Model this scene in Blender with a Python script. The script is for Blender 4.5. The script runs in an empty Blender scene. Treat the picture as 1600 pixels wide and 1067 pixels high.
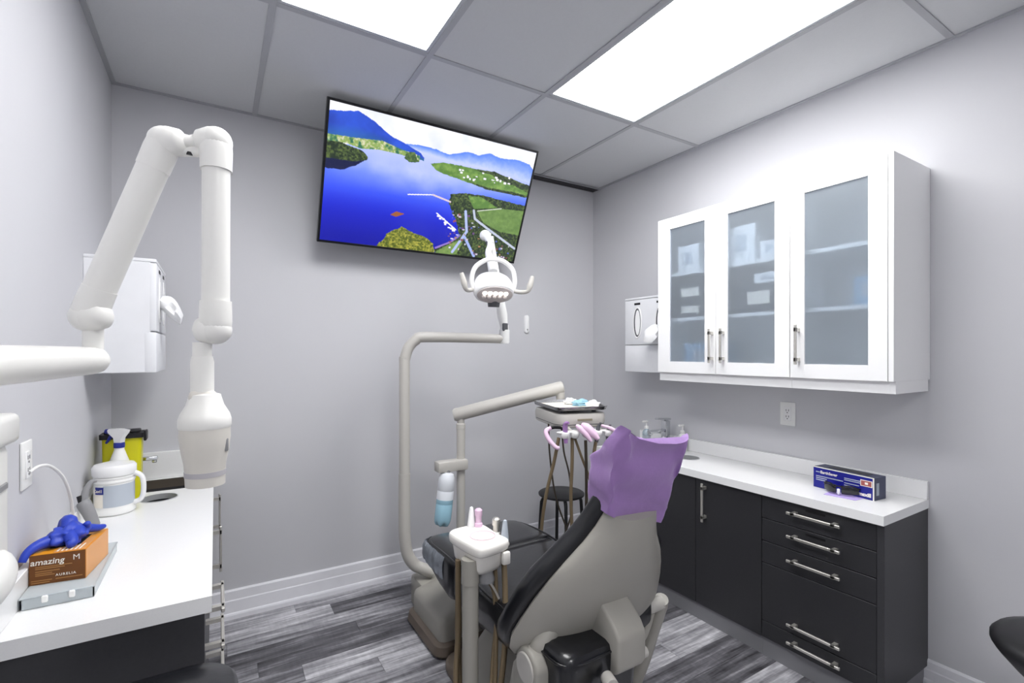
import bpy, bmesh, math, random
import numpy as np
from mathutils import Vector, Matrix
random.seed(7)
sc = bpy.context.scene
COL = sc.collection
PI = math.pi

# ------------------------------------------------------------------ camera, light, exposure
CAMZ, YAW, FPX, CYPX = 1.4035, .5479, 759.05, 551.2
cam = bpy.data.cameras.new('camera'); cam.sensor_width = 36; cam.lens = 36*FPX/1600
cam.shift_y = (CYPX-533.5)/1600; cam.clip_start = .02
co = bpy.data.objects.new('camera', cam); COL.objects.link(co)
co.location = (0, 0, CAMZ); co.rotation_euler = (PI/2, 0, -YAW)
sc.camera = co
w = bpy.data.worlds.new('world'); sc.world = w; w.use_nodes = True
w.node_tree.nodes['Background'].inputs[0].default_value = (.8, .85, .95, 1)
w.node_tree.nodes['Background'].inputs[1].default_value = .4
sc.view_settings.view_transform = 'Standard'; sc.view_settings.look = 'None'
sc.view_settings.exposure = 0.66; sc.view_settings.gamma = 1; sc.view_settings.use_curve_mapping = False
PANEL = 9.0      # strength of the LED ceiling panels: two real ones and an added rear fill
SCREEN = .74

L, R, D, H, REAR = -.4237, 2.57, 2.9678, 2.6867, -1.78
CT = .786        # worktop height
CS, SN = math.cos(YAW), math.sin(YAW)
def at(px, py, d):
    """world point seen at photo pixel (1600x1067) at camera depth d (metres)"""
    a = (px-800)/FPX; u = (CYPX-py)/FPX
    return Vector(((a*CS+SN)*d, (CS-a*SN)*d, CAMZ+u*d))

# ------------------------------------------------------------------ materials
def lin(c):
    if isinstance(c, str): c = [int(c[i:i+2], 16)/255 for i in (0, 2, 4)]
    return tuple(x/12.92 if x <= .04045 else ((x+.055)/1.055)**2.4 for x in c[:3])+(1,)
def mat(name, col, rough=.5, metal=0, noise=(14, .04), bump=None, coat=0, spec=.5, trans=0, ior=1.45, emis=0, ecol=None, sheen=0):
    m = bpy.data.materials.new(name); m.use_nodes = True
    nt = m.node_tree; b = nt.nodes['Principled BSDF']; c = lin(col)
    tc = nt.nodes.new('ShaderNodeTexCoord')
    if noise:
        n = nt.nodes.new('ShaderNodeTexNoise'); n.inputs['Scale'].default_value = noise[0]; n.inputs['Detail'].default_value = 4
        nt.links.new(tc.outputs['Object'], n.inputs['Vector'])
        mx = nt.nodes.new('ShaderNodeMix'); mx.data_type = 'RGBA'
        mx.inputs[6].default_value = tuple(x*(1-noise[1]) for x in c[:3])+(1,)
        mx.inputs[7].default_value = tuple(min(1, x*(1+noise[1])) for x in c[:3])+(1,)
        nt.links.new(n.outputs[0], mx.inputs[0]); nt.links.new(mx.outputs[2], b.inputs['Base Color'])
    else: b.inputs['Base Color'].default_value = c
    b.inputs['Roughness'].default_value = rough; b.inputs['Metallic'].default_value = metal
    b.inputs['Specular IOR Level'].default_value = spec; b.inputs['IOR'].default_value = ior
    if coat: b.inputs['Coat Weight'].default_value = coat; b.inputs['Coat Roughness'].default_value = .12
    if trans: b.inputs['Transmission Weight'].default_value = trans
    if sheen: b.inputs['Sheen Weight'].default_value = sheen
    if bump:
        n2 = nt.nodes.new('ShaderNodeTexNoise'); n2.inputs['Scale'].default_value = bump[0]; n2.inputs['Detail'].default_value = 3
        nt.links.new(tc.outputs['Object'], n2.inputs['Vector'])
        bp = nt.nodes.new('ShaderNodeBump'); bp.inputs['Strength'].default_value = bump[1]; bp.inputs['Distance'].default_value = .003
        nt.links.new(n2.outputs[0], bp.inputs['Height']); nt.links.new(bp.outputs[0], b.inputs['Normal'])
    if emis:
        b.inputs['Emission Color'].default_value = lin(ecol or col); b.inputs['Emission Strength'].default_value = emis
    return m
M = {}
M['wall'] = mat('wall_paint', 'c9c9cd', .65, noise=(3, .015), bump=(180, .05))
M['tile'] = mat('ceiling_tile', 'cfd0d2', .85, noise=(60, .03), bump=(220, .12))
M['grid'] = mat('ceiling_grid', 'b0b1b5', .5)
M['dark_void'] = mat('vent_dark', '3c3a3d', .7)
M['baseboard'] = mat('baseboard_paint', 'e9e9ee', .35)
M['panel_frame'] = mat('light_frame', 'b9bcc0', .4)
M['diffuser'] = mat('light_diffuser', 'ffffff', .4, noise=None, emis=PANEL, ecol=(1, 1, 1))
M['white_gloss'] = mat('white_gloss', 'f1f1f1', .25, noise=(8, .01))
M['white_plastic'] = mat('white_plastic', 'eeeeec', .35, noise=(8, .015))
M['white_matte'] = mat('white_matte', 'e8e9ec', .5)
M['xray'] = mat('xray_enamel', 'efeeea', .32, noise=(6, .01))
M['xray_cone'] = mat('xray_cone', 'dcd8d0', .4)
M['xray_ring'] = mat('xray_ring', 'b9b6ba', .4)
M['cab_dark'] = mat('charcoal_laminate', '2f2f32', .42, noise=(120, .12), bump=(260, .05))
M['cab_side'] = mat('charcoal_side', '39393c', .4, noise=(120, .12))
M['toe'] = mat('toe_kick', '86868a', .4, metal=.1)
M['cab_white'] = mat('white_lacquer', 'f4f4f4', .3, noise=(8, .01))
M['quartz'] = mat('white_quartz', 'f0f0f0', .18, noise=(350, .035))
M['nickel'] = mat('brushed_nickel', 'd4d1ca', .34, metal=.75, noise=(90, .1))
M['chrome'] = mat('chrome', 'd5d7da', .08, metal=1)
M['steel'] = mat('sink_steel', '6a625a', .3, metal=.55)
M['hole_steel'] = mat('hole_steel', 'b4b6b8', .35, metal=.25)
M['black'] = mat('black_plastic', '131316', .4)
M['gap'] = mat('shadow_gap', '1c1c1f', .8)
M['leather'] = mat('black_upholstery', '0d0e13', .33, noise=(30, .15), bump=(70, .08), coat=.5)
M['beige'] = mat('chair_beige', 'a3a098', .42, noise=(10, .02))
M['beige_light'] = mat('chair_beige_light', 'bfbcb6', .38, noise=(10, .02))
M['brown_rim'] = mat('brown_rubber_rim', '6c6157', .5)
M['hose'] = mat('brown_hose', '7a6a52', .5)
M['hose_dark'] = mat('dark_hose', '3e372e', .5)
M['purple'] = mat('purple_cover', 'a07cba', .7, noise=(25, .06), bump=(45, .35), sheen=.3)
M['pink'] = mat('pink_sleeve', 'e3c3dc', .4)
M['violet'] = mat('violet_sleeve', 'a47db4', .45)
M['bowl_white'] = mat('cuspidor_white', 'f2efe9', .2)
M['porcelain_pink'] = mat('cuspidor_pink', 'e9d3da', .25)
M['bottle_white'] = mat('bottle_white', 'e8ecf2', .3)
M['bottle_blue'] = mat('bottle_blue', '9ec8da', .25)
M['yellow'] = mat('sharps_yellow', 'cfca1a', .35)
M['navy'] = mat('navy_plastic', '232f8a', .4)
M['navy_card'] = mat('navy_card', '151a86', .35, noise=(6, .25))
M['card_side'] = mat('card_side', '3a3f5a', .4)
M['red_label'] = mat('red_label', 'a45a55', .5)
M['orange'] = mat('glove_box_orange', 'e3961e', .35, noise=(9, .12))
M['orange_brown'] = mat('glove_box_brown', '6f3f0d', .4, noise=(9, .2))
M['tan'] = mat('glove_box_tan', 'd99a5a', .4, noise=(7, .12))
M['print_white'] = mat('print_white', 'f2ece0', .5, noise=None)
M['print_tan'] = mat('print_tan', 'a9783f', .5, noise=None)
M['print_grey'] = mat('print_grey', 'b8c0ca', .5)
M['glove'] = mat('blue_nitrile', '2a43b5', .45, noise=(20, .15), bump=(60, .3))
M['clear'] = mat('clear_plastic', 'e9f0f3', .18, noise=None, trans=.5, ior=1.2)
M['cable'] = mat('white_cable', 'e6e6e4', .4)
M['grey_plastic'] = mat('grey_plastic', '8d8d8f', .4)
M['grey_dark'] = mat('dark_grey_plastic', '55565a', .4)
M['lilac_card'] = mat('lilac_card', 'b9a6e0', .6)
M['lens'] = mat('dark_lens', '15161c', .1, coat=.5)
M['tissue'] = mat('tissue', 'f4f4f4', .8, bump=(50, .3))
M['soap'] = mat('clear_soap', 'cfdfe8', .15, noise=None, trans=.6, ior=1.33)
M['stool_black'] = mat('stool_black', '1a1a1c', .4)
M['bezel'] = mat('tv_bezel', '0e0f12', .3)
M['led'] = mat('led_lens', 'ffffff', .2, noise=None, emis=2.2, ecol=(1, .98, .95))
M['lamp_face'] = mat('lamp_face', 'cfc6c4', .25)
M['carton'] = mat('white_carton', 'eef0f2', .6)
M['dark_carton'] = mat('dark_carton', '1f2733', .6)
M['blue_carton'] = mat('blue_carton', '7fa6c8', .6)

def frosted():
    m = bpy.data.materials.new('frosted_glass'); m.use_nodes = True
    nt = m.node_tree; b = nt.nodes['Principled BSDF']
    b.inputs['Base Color'].default_value = (.78, .85, .92, 1); b.inputs['Roughness'].default_value = .28
    b.inputs['Transmission Weight'].default_value = .86; b.inputs['IOR'].default_value = 1.25
    n = nt.nodes.new('ShaderNodeTexNoise'); n.inputs['Scale'].default_value = 400
    tc = nt.nodes.new('ShaderNodeTexCoord'); nt.links.new(tc.outputs['Object'], n.inputs['Vector'])
    bp = nt.nodes.new('ShaderNodeBump'); bp.inputs['Strength'].default_value = .03
    nt.links.new(n.outputs[0], bp.inputs['Height']); nt.links.new(bp.outputs[0], b.inputs['Normal'])
    return m
M['frosted'] = frosted()

def plank_mat():
    m = bpy.data.materials.new('grey_vinyl_plank'); m.use_nodes = True
    nt = m.node_tree; N = nt.nodes; K = nt.links; b = N['Principled BSDF']
    g = N.new('ShaderNodeNewGeometry'); oi = N.new('ShaderNodeObjectInfo')
    mul = N.new('ShaderNodeVectorMath'); mul.operation = 'SCALE'; mul.inputs[3].default_value = 37
    cb = N.new('ShaderNodeCombineXYZ'); K.new(oi.outputs['Random'], cb.inputs[0]); K.new(oi.outputs['Random'], cb.inputs[1])
    K.new(cb.outputs[0], mul.inputs[0])
    ad = N.new('ShaderNodeVectorMath'); K.new(g.outputs['Position'], ad.inputs[0]); K.new(mul.outputs[0], ad.inputs[1])
    def noise(scale, mp, det=6, ro=.6):
        p = N.new('ShaderNodeMapping'); p.inputs['Scale'].default_value = mp; K.new(ad.outputs[0], p.inputs[0])
        n = N.new('ShaderNodeTexNoise'); n.inputs['Scale'].default_value = scale; n.inputs['Detail'].default_value = det
        n.inputs['Roughness'].default_value = ro; K.new(p.outputs[0], n.inputs['Vector']); return n.outputs[0]
    a1 = noise(1, (1.6, 26, 1)); a2 = noise(1, (7, 90, 1)); a3 = noise(6, (1, 2.2, 1), 3); a4 = noise(1, (60, 14, 1), 2)
    def math_(op, x, y):
        q = N.new('ShaderNodeMath'); q.operation = op
        for i, v in enumerate((x, y)):
            if isinstance(v, (int, float)): q.inputs[i].default_value = v
            else: K.new(v, q.inputs[i])
        return q.outputs[0]
    v = math_('ADD', math_('MULTIPLY', a1, .95), math_('MULTIPLY', a2, .45))
    v = math_('ADD', v, math_('MULTIPLY', a3, .35)); v = math_('ADD', v, math_('MULTIPLY', a4, .14))
    v = math_('ADD', v, math_('MULTIPLY', oi.outputs['Random'], .40))
    v = math_('SUBTRACT', v, .68)
    cr = N.new('ShaderNodeValToRGB'); K.new(v, cr.inputs[0])
    e = cr.color_ramp.elements
    e[0].position = .10; e[0].color = lin('2c2b2f'); e[1].position = .76; e[1].color = lin('dddce0')
    x = cr.color_ramp.elements.new(.34); x.color = lin('646368')
    x = cr.color_ramp.elements.new(.54); x.color = lin('a09fa4')
    K.new(cr.outputs[0], b.inputs['Base Color']); b.inputs['Roughness'].default_value = .45
    bp = N.new('ShaderNodeBump'); bp.inputs['Strength'].default_value = .12; bp.inputs['Distance'].default_value = .002
    K.new(a2, bp.inputs['Height']); K.new(bp.outputs[0], b.inputs['Normal'])
    return m
M['plank'] = plank_mat()

# ------------------------------------------------------------------ mesh helpers
class MB:
    def __init__(s): s.v = []; s.f = []
    def add(s, v, f):
        o = len(s.v); s.v += [tuple(p) for p in v]; s.f += [[i+o for i in q] for q in f]; return s
    def box(s, x0, x1, y0, y1, z0, z1):
        return s.add([(x, y, z) for x in (x0, x1) for y in (y0, y1) for z in (z0, z1)],
                     [(0, 1, 3, 2), (4, 6, 7, 5), (0, 4, 5, 1), (2, 3, 7, 6), (0, 2, 6, 4), (1, 5, 7, 3)])
    def bm(s, bm):
        bm.verts.index_update()
        s.add([v.co[:] for v in bm.verts], [[v.index for v in f.verts] for f in bm.faces]); bm.free(); return s
    def rbox(s, x0, x1, y0, y1, z0, z1, r=.01, seg=2, mtx=None):
        bm = bmesh.new(); bmesh.ops.create_cube(bm, size=1)
        for v in bm.verts:
            v.co = ((x0+x1)/2+v.co.x*(x1-x0), (y0+y1)/2+v.co.y*(y1-y0), (z0+z1)/2+v.co.z*(z1-z0))
        bmesh.ops.bevel(bm, geom=bm.edges[:], offset=r, segments=seg, profile=.5, affect='EDGES', clamp_overlap=True)
        if mtx is not None: bmesh.ops.transform(bm, matrix=mtx, verts=bm.verts)
        return s.bm(bm)
    def ring_loft(s, rings, cap0=True, cap1=True):
        n = len(rings[0]); v = [p for r in rings for p in r]; f = []
        for k in range(len(rings)-1):
            for i in range(n):
                j = (i+1) % n; f.append((k*n+i, k*n+j, (k+1)*n+j, (k+1)*n+i))
        if cap0: f.append(tuple(reversed(range(n))))
        if cap1: f.append(tuple(range((len(rings)-1)*n, len(rings)*n)))
        return s.add(v, f)
    def cyl(s, p, q, r0, r1=None, n=20, cap=True):
        return s.tube([p, q], [r0, r0 if r1 is None else r1], n, cap=cap)
    def tube(s, pts, r, n=10, cap=True, sub=0):
        P = [Vector(p) for p in pts]
        rs = list(r) if isinstance(r, (list, tuple)) else [r]*len(P)
        if sub: P, rs = catmull(P, rs, sub)
        T = []
        for i in range(len(P)):
            a = P[max(i-1, 0)]; b = P[min(i+1, len(P)-1)]; T.append((b-a).normalized())
        u = T[0].orthogonal().normalized(); rings = []
        for i, p in enumerate(P):
            if i:
                u = (u-T[i]*u.dot(T[i])).normalized()
            w_ = T[i].cross(u)
            rings.append([p+(u*math.cos(2*PI*k/n)+w_*math.sin(2*PI*k/n))*rs[i] for k in range(n)])
        return s.ring_loft(rings, cap, cap)
    def lathe(s, prof, o=(0, 0, 0), axis=(0, 0, 1), n=28, cap=True):
        ax = Vector(axis).normalized(); u = ax.orthogonal().normalized(); w_ = ax.cross(u); o = Vector(o)
        rings = [[o+ax*h+(u*math.cos(2*PI*k/n)+w_*math.sin(2*PI*k/n))*max(r, 1e-5) for k in range(n)] for r, h in prof]
        return s.ring_loft(rings, cap, cap)
    def ell(s, c, rx, ry=None, rz=None, n=20, mtx=None):
        ry = rx if ry is None else ry; rz = rx if rz is None else rz
        bm = bmesh.new(); bmesh.ops.create_uvsphere(bm, u_segments=n, v_segments=n//2+2, radius=1)
        for v in bm.verts:
            q = Vector((v.co.x*rx, v.co.y*ry, v.co.z*rz))
            if mtx is not None: q = mtx @ q
            v.co = q+Vector(c)
        return s.bm(bm)
    def prism(s, poly, vec):
        vec = Vector(vec); a = [Vector(p) for p in poly]
        return s.ring_loft([a, [p+vec for p in a]])
    def build(s, name, m, parent=None, root=None, sharp=38, smooth=True):
        o0 = Vector((0, 0, 0))
        if root is None and parent is not None: root = parent
        if root is not None: o0 = Vector(root.get('_o', (0, 0, 0)))
        me = bpy.data.meshes.new(name)
        me.from_pydata([(p[0]-o0.x, p[1]-o0.y, p[2]-o0.z) for p in s.v], [], s.f)
        bm = bmesh.new(); bm.from_mesh(me); bmesh.ops.recalc_face_normals(bm, faces=bm.faces); bm.to_mesh(me); bm.free()
        if smooth: me.shade_smooth(); me.set_sharp_from_angle(angle=math.radians(sharp))
        me.materials.append(M[m] if isinstance(m, str) else m)
        o = bpy.data.objects.new(name, me); COL.objects.link(o)
        if parent is not None: o.parent = parent; o['_o'] = tuple(o0)
        return o
def catmull(P, rs, sub):
    Q = []; S = []
    for i in range(len(P)-1):
        p0, p1, p2, p3 = P[max(i-1, 0)], P[i], P[i+1], P[min(i+2, len(P)-1)]
        for k in range(sub):
            t = k/sub
            Q.append(.5*((2*p1)+(p2-p0)*t+(2*p0-5*p1+4*p2-p3)*t*t+(3*p1-p0-3*p2+p3)*t**3))
            S.append(rs[i]+(rs[i+1]-rs[i])*t)
    Q.append(P[-1]); S.append(rs[-1]); return Q, S
def tag(o, label, cat, group=None):
    o['label'] = label; o['category'] = cat
    if group: o['group'] = group
    return o
def thing(name, label, cat, loc, group=None):
    o = bpy.data.objects.new(name, None); COL.objects.link(o); o.empty_display_size = .05
    o.location = loc; o['_o'] = tuple(loc); return tag(o, label, cat, group)
def solo(mb, name, m, label, cat, base=None, group=None, **k):
    """a thing that is one mesh; origin at base"""
    if base is None:
        a = np.array(mb.v); base = ((a[:, 0].min()+a[:, 0].max())/2, (a[:, 1].min()+a[:, 1].max())/2, a[:, 2].min())
    mb.v = [(p[0]-base[0], p[1]-base[1], p[2]-base[2]) for p in mb.v]
    o = mb.build(name, m, **k); o.location = base; o['_o'] = tuple(base); return tag(o, label, cat, group)
def struct(mb, name, m, **k):
    o = mb.build(name, m, **k); o['kind'] = 'structure'; o['_o'] = (0, 0, 0); return o
UNIT = {}
def unit_piece(name, m, parent, x0, x1, y0, y1, z0, z1):
    """a small slab piece sharing one cube mesh per material"""
    key = (m,)
    if key not in UNIT:
        me = bpy.data.meshes.new(name); b = MB().box(-.5, .5, -.5, .5, -.5, .5)
        me.from_pydata(b.v, [], b.f); me.materials.append(M[m]); UNIT[key] = me
    o = bpy.data.objects.new(name, UNIT[key]); COL.objects.link(o); o.parent = parent
    o0 = Vector(parent.get('_o', (0, 0, 0)))
    o.location = Vector(((x0+x1)/2, (y0+y1)/2, (z0+z1)/2))-o0; o.scale = (x1-x0, y1-y0, z1-z0); o['_o'] = tuple(o0)
    return o
def text_mb(s, size, o, right, up, depth=.0004, align='LEFT', shear=0, spacing=1, bold=0):
    cu = bpy.data.curves.new('text', 'FONT'); cu.body = s; cu.size = size; cu.align_x = align; cu.extrude = 0
    cu.shear = shear; cu.space_character = spacing; cu.offset = bold; cu.resolution_u = 3
    ob = bpy.data.objects.new('text', cu); COL.objects.link(ob)
    dg = bpy.context.evaluated_depsgraph_get(); me = ob.evaluated_get(dg).to_mesh()
    r = Vector(right).normalized(); u = Vector(up).normalized(); nrm = r.cross(u); o = Vector(o)
    mb = MB(); mb.add([o+r*v.co.x+u*v.co.y+nrm*depth for v in me.vertices], [list(p.vertices) for p in me.polygons])
    ob.evaluated_get(dg).to_mesh_clear(); bpy.data.objects.remove(ob); bpy.data.curves.remove(cu)
    return mb
def rrect(cx, cy, hx, hy, r, n=5):
    p = []
    for sx, sy, a0 in ((1, 1, 0), (-1, 1, PI/2), (-1, -1, PI), (1, -1, 1.5*PI)):
        for k in range(n+1):
            a = a0+PI/2*k/n; p.append((cx+sx*(hx-r)+r*math.cos(a), cy+sy*(hy-r)+r*math.sin(a)))
    return p

# ------------------------------------------------------------------ room shell
fl = struct(MB().box(L-.1, R+.1, REAR-.1, D+.1, -.08, -.006), 'floor', 'gap')
PW, PL = .122, 1.22
row = 0; y = D
while y > REAR:
    y0 = max(y-PW, REAR); x = L-random.uniform(.1, 1.1)
    while x < R:
        a, b = max(x, L), min(x+PL, R)
        if b-a > .02: unit_piece('plank', 'plank', fl, a+.0006, b-.0006, y0+.0006, y-.0006, -.006, 0)
        x += PL
    y -= PW; row += 1
struct(MB().box(L-.1, L, REAR, D+.1, -.08, H+.15), 'wall_left', 'wall')
struct(MB().box(R, R+.1, REAR, D+.1, -.08, H+.15), 'wall_right', 'wall')
struct(MB().box(L, R, D, D+.1, -.08, H+.15), 'wall_back', 'wall')
struct(MB().box(L-.1, R+.1, REAR-.1, REAR, -.08, H+.15), 'wall_rear', 'wall')
ce = struct(MB().box(L, R, REAR, D, H+.012, H+.10), 'ceiling', 'tile')
T2 = .6096; X1 = .1796; YN = 1.9753; T4 = 1.2192
xs = [L, X1, X1+T2, X1+2*T2, X1+3*T2, R]; ys = [REAR, YN-3*T4, YN-2*T4, YN-T4, YN, D]
lights = {(1, 3), (3, 3), (1, 1)}  # rear cell holds an added, unseen fill panel that brightens camera-facing surfaces
for i in range(5):
    for j in range(5):
        if (i, j) in lights: continue
        unit_piece('ceiling_tile', 'tile', ce, xs[i]+.002, xs[i+1]-.002, ys[j]+.002, ys[j+1]-.002, H+.002, H+.012)
for xx in xs[1:-1]: unit_piece('ceiling_grid_bar', 'grid', ce, xx-.012, xx+.012, REAR, D, H-.003, H+.004)
for yy in ys[1:-1]: unit_piece('ceiling_grid_bar', 'grid', ce, L, R, yy-.012, yy+.012, H-.0025, H+.004)
for a in ((L, R, D-.02, D), (L, R, REAR, REAR+.02), (L, L+.02, REAR, D), (R-.02, R, REAR, D)):
    unit_piece('wall_angle', 'grid', ce, *a, H-.004, H+.003)
for (i, j), lab in (((1, 3), 'glowing flat LED ceiling panel on the left, nearer the X-ray arm'), ((3, 3), 'glowing flat LED ceiling panel on the right, nearer the wall cabinets'),
                    ((1, 1), 'LED ceiling panel in the rear of the room, nearer the left wall')):
    x0, x1, y0, y1 = xs[i]+.013, xs[i+1]-.013, ys[j]+.013, ys[j+1]-.013
    t = thing('ceiling_light', lab, 'ceiling light', ((x0+x1)/2, (y0+y1)/2, H-.002), 'LED ceiling panels')
    f = MB()
    for a in ((x0, x1, y0, y0+.014), (x0, x1, y1-.014, y1), (x0, x0+.014, y0+.014, y1-.014), (x1-.014, x1, y0+.014, y1-.014)):
        f.box(*a, H-.001, H+.01)
    f.build('frame', 'panel_frame', t, smooth=False)
    MB().box(x0+.014, x1-.014, y0+.014, y1-.014, H+.003, H+.009).build('diffuser', 'diffuser', t, smooth=False)
# linear vent along back wall
t = thing('air_vent', 'long dark slot air vent where ceiling meets back wall', 'vent', (2.16, D-.04, H-.006))
MB().box(1.80, 2.562, D-.082, D-.004, H-.007, H-.0045).build('slot', 'dark_void', t, smooth=False)
f = MB().box(1.79, 2.566, D-.087, D-.082, H-.010, H-.0045).box(1.79, 2.566, D-.004, D-.0005, H-.010, H-.0045).box(1.79, 1.80, D-.082, D-.004, H-.010, H-.0045)
f.build('frame', 'grid', t, smooth=False)
for yy in (D-.056, D-.030): MB().box(1.80, 2.562, yy-.0015, yy+.0015, H-.009, H-.0065).build('louver', 'dark_void', t, smooth=False)
# baseboards: stepped profile
def bboard(name, p0, p1, nrm, h):
    prof = [(0, 0), (.022, 0), (.022, .022), (.019, .030), (.014, .034), (.014, h*.62), (.011, h*.66), (.011, h-.008), (.006, h), (0, h)]
    a, b, n = Vector(p0), Vector(p1), Vector(nrm)
    struct(MB().ring_loft([[q+n*d+Vector((0, 0, z)) for d, z in prof] for q in (a, b)]), name, 'baseboard', sharp=20)
bboard('baseboard_back', (L, D, 0), (R, D, 0), (0, -1, 0), .152)
bboard('baseboard_right', (R, REAR, 0), (R, .85, 0), (-1, 0, 0), .113)
bboard('baseboard_left', (L, REAR, 0), (L, 1.47, 0), (1, 0, 0), .113)
bboard('baseboard_rear', (L, REAR, 0), (R, REAR, 0), (0, 1, 0), .113)

# ------------------------------------------------------------------ cabinets and worktops
def bar_handle(x, nx, a, b, vertical, off=.034, parent=None):
    """square bar pull on a face at x with outward normal nx; a,b=(y,z) ends of the bar"""
    mb = MB(); xo = x+nx*off; t_ = .0058
    lo = (min(a[0], b[0]), min(a[1], b[1])); hi = (max(a[0], b[0]), max(a[1], b[1]))
    mb.rbox(min(xo, xo-nx*.009), max(xo, xo-nx*.009), lo[0]-t_, hi[0]+t_, lo[1]-t_, hi[1]+t_, .0015, 1)
    for q in (.1, .9):
        yy = lo[0]+(hi[0]-lo[0])*q; zz = lo[1]+(hi[1]-lo[1])*q
        mb.box(min(x, xo), max(x, xo), yy-t_-.002*(not vertical), yy+t_+.002*(not vertical), zz-t_-.002*vertical, zz+t_+.002*vertical)
    return mb.build('handle', 'nickel', parent, sharp=30)
CF = 2.165    # right cabinet face x
# right run: drawer unit
t = thing('drawer_cabinet', 'charcoal base cabinet with five steel pull handles at the right counter end', 'cabinet', (2.36, 1.09, 0))
MB().box(CF+.02, R-.002, .846, 1.3215, .085, .748).build('body', 'gap', t, smooth=False)
MB().box(CF-.001, R-.002, .836, .8605, .085, .749).build('end_panel', 'cab_side', t, smooth=False)
MB().box(CF+.014, R-.002, .846, 1.3215, 0, .085).build('toe_kick', 'toe', t, smooth=False)
zl = [.745, .640, .536, .435, .167, .088]; hz = [.703, .600, .493, .213, .134]
for k in range(5):
    dr = MB().rbox(CF, CF+.019, .8625, 1.3205, zl[k+1]+.0018, zl[k]-.0018, .001, 1).build('drawer', 'cab_dark', t, sharp=30)
    bar_handle(CF, -1, (.984, hz[k]), (1.186, hz[k]), False, parent=dr)
    if k < 2:
        lb = MB().box(CF-.0012, CF, 1.045, 1.125, hz[k]+.018, hz[k]+.028).build('label_strip', 'black', dr, smooth=False)
# right run: door unit
t = thing('door_cabinet', 'charcoal base cabinet with plain doors beneath the right counter sink', 'cabinet', (2.36, 1.88, 0))
MB().box(CF+.02, R-.002, 1.3225, 2.425, .085, .748).build('body', 'gap', t, smooth=False)
MB().box(CF-.001, R-.002, 2.426, 2.44, .085, .749).build('end_panel', 'cab_side', t, smooth=False)
MB().box(CF+.014, R-.002, 1.3225, 2.43, 0, .085).build('toe_kick', 'toe', t, smooth=False)
for a, b, hy in ((1.324, 1.684, 1.625), (1.6875, 2.052, 1.995), (2.0555, 2.424, 2.12)):
    dr = MB().rbox(CF, CF+.019, a, b, .088, .745, .001, 1).build('door', 'cab_dark', t, sharp=30)
    bar_handle(CF, -1, (hy, .538), (hy, .725), True, parent=dr)
# worktop with holes cut: built as slabs with a round hole ring
def holed_top(x0, x1, y0, y1, z0, z1, holes, n=32):
    """holes: list of (outline points [(x,y)...]); triangulated with bmesh"""
    bm = bmesh.new(); edges = []
    def loop(pts, z):
        vs = [bm.verts.new((p[0], p[1], z)) for p in pts]
        return [bm.edges.new((vs[i], vs[(i+1) % len(vs)])) for i in range(len(vs))]
    outer = [(x0, y0), (x1, y0), (x1, y1), (x0, y1)]
    for z in (z0, z1):
        e = loop(outer, z)
        for h in holes: e += loop(h, z)
        bmesh.ops.triangle_fill(bm, use_beauty=True, use_dissolve=False, edges=e)
    mb = MB().bm(bm)
    for lp in [outer]+holes:
        m_ = len(lp); mb.add([(p[0], p[1], z) for z in (z0, z1) for p in lp], [(i, (i+1) % m_, m_+(i+1) % m_, m_+i) for i in range(m_)])
    return mb
def circ(cx, cy, r, n=32): return [(cx+r*math.cos(2*PI*k/n), cy+r*math.sin(2*PI*k/n)) for k in range(n)]
CR = (2.375, 1.90); SINKR = rrect(2.335, 2.215, .115, .17, .04)
t = thing('countertop', 'white quartz countertop along the right wall with raised backsplash', 'countertop', (2.36, 1.63, .75))
holed_top(2.149, R-.001, .833, 2.452, .749, CT, [circ(*CR, .062), SINKR]).build('slab', 'quartz', t, sharp=30)
MB().rbox(R-.021, R-.001, .833, 2.452, CT, .862, .002, 1).build('backsplash', 'quartz', t)
g = MB().lathe([(.0635, 0), (.0635, .003), (.060, .003), (.060, -.020), (.0635, -.020)], (CR[0], CR[1], CT), cap=False); g.build('waste_hole_liner', 'hole_steel', t)
MB().lathe([(.0608, -.018), (.0608, -.0365)], (CR[0], CR[1], CT), cap=False).build('waste_hole_shaft', 'gap', t)
MB().lathe([(.0001, 0), (.060, 0)], (CR[0], CR[1], CT-.0355), cap=False).build('waste_hole_bottom', 'gap', t)
t = thing('sink', 'steel basin sunk in the right counter below the faucet', 'sink', (2.335, 2.215, .62))
def basin(cx, cy, hx, hy, r, z1, z0):
    return MB().ring_loft([[(p[0], p[1], z1) for p in rrect(cx, cy, hx, hy, r)], [(p[0], p[1], z0+.03) for p in rrect(cx, cy, hx-.005, hy-.005, r)],
                           [(p[0], p[1], z0) for p in rrect(cx, cy, hx-.03, hy-.03, r*.6)]], False, True)
basin(2.335, 2.215, .114, .169, .04, .784, .62).build('basin', 'steel', t)
MB().lathe([(.03, 0), (.03, .004), (.018, .004), (.018, .001)], (2.335, 2.215, .62)).build('drain', 'chrome', t)

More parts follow.
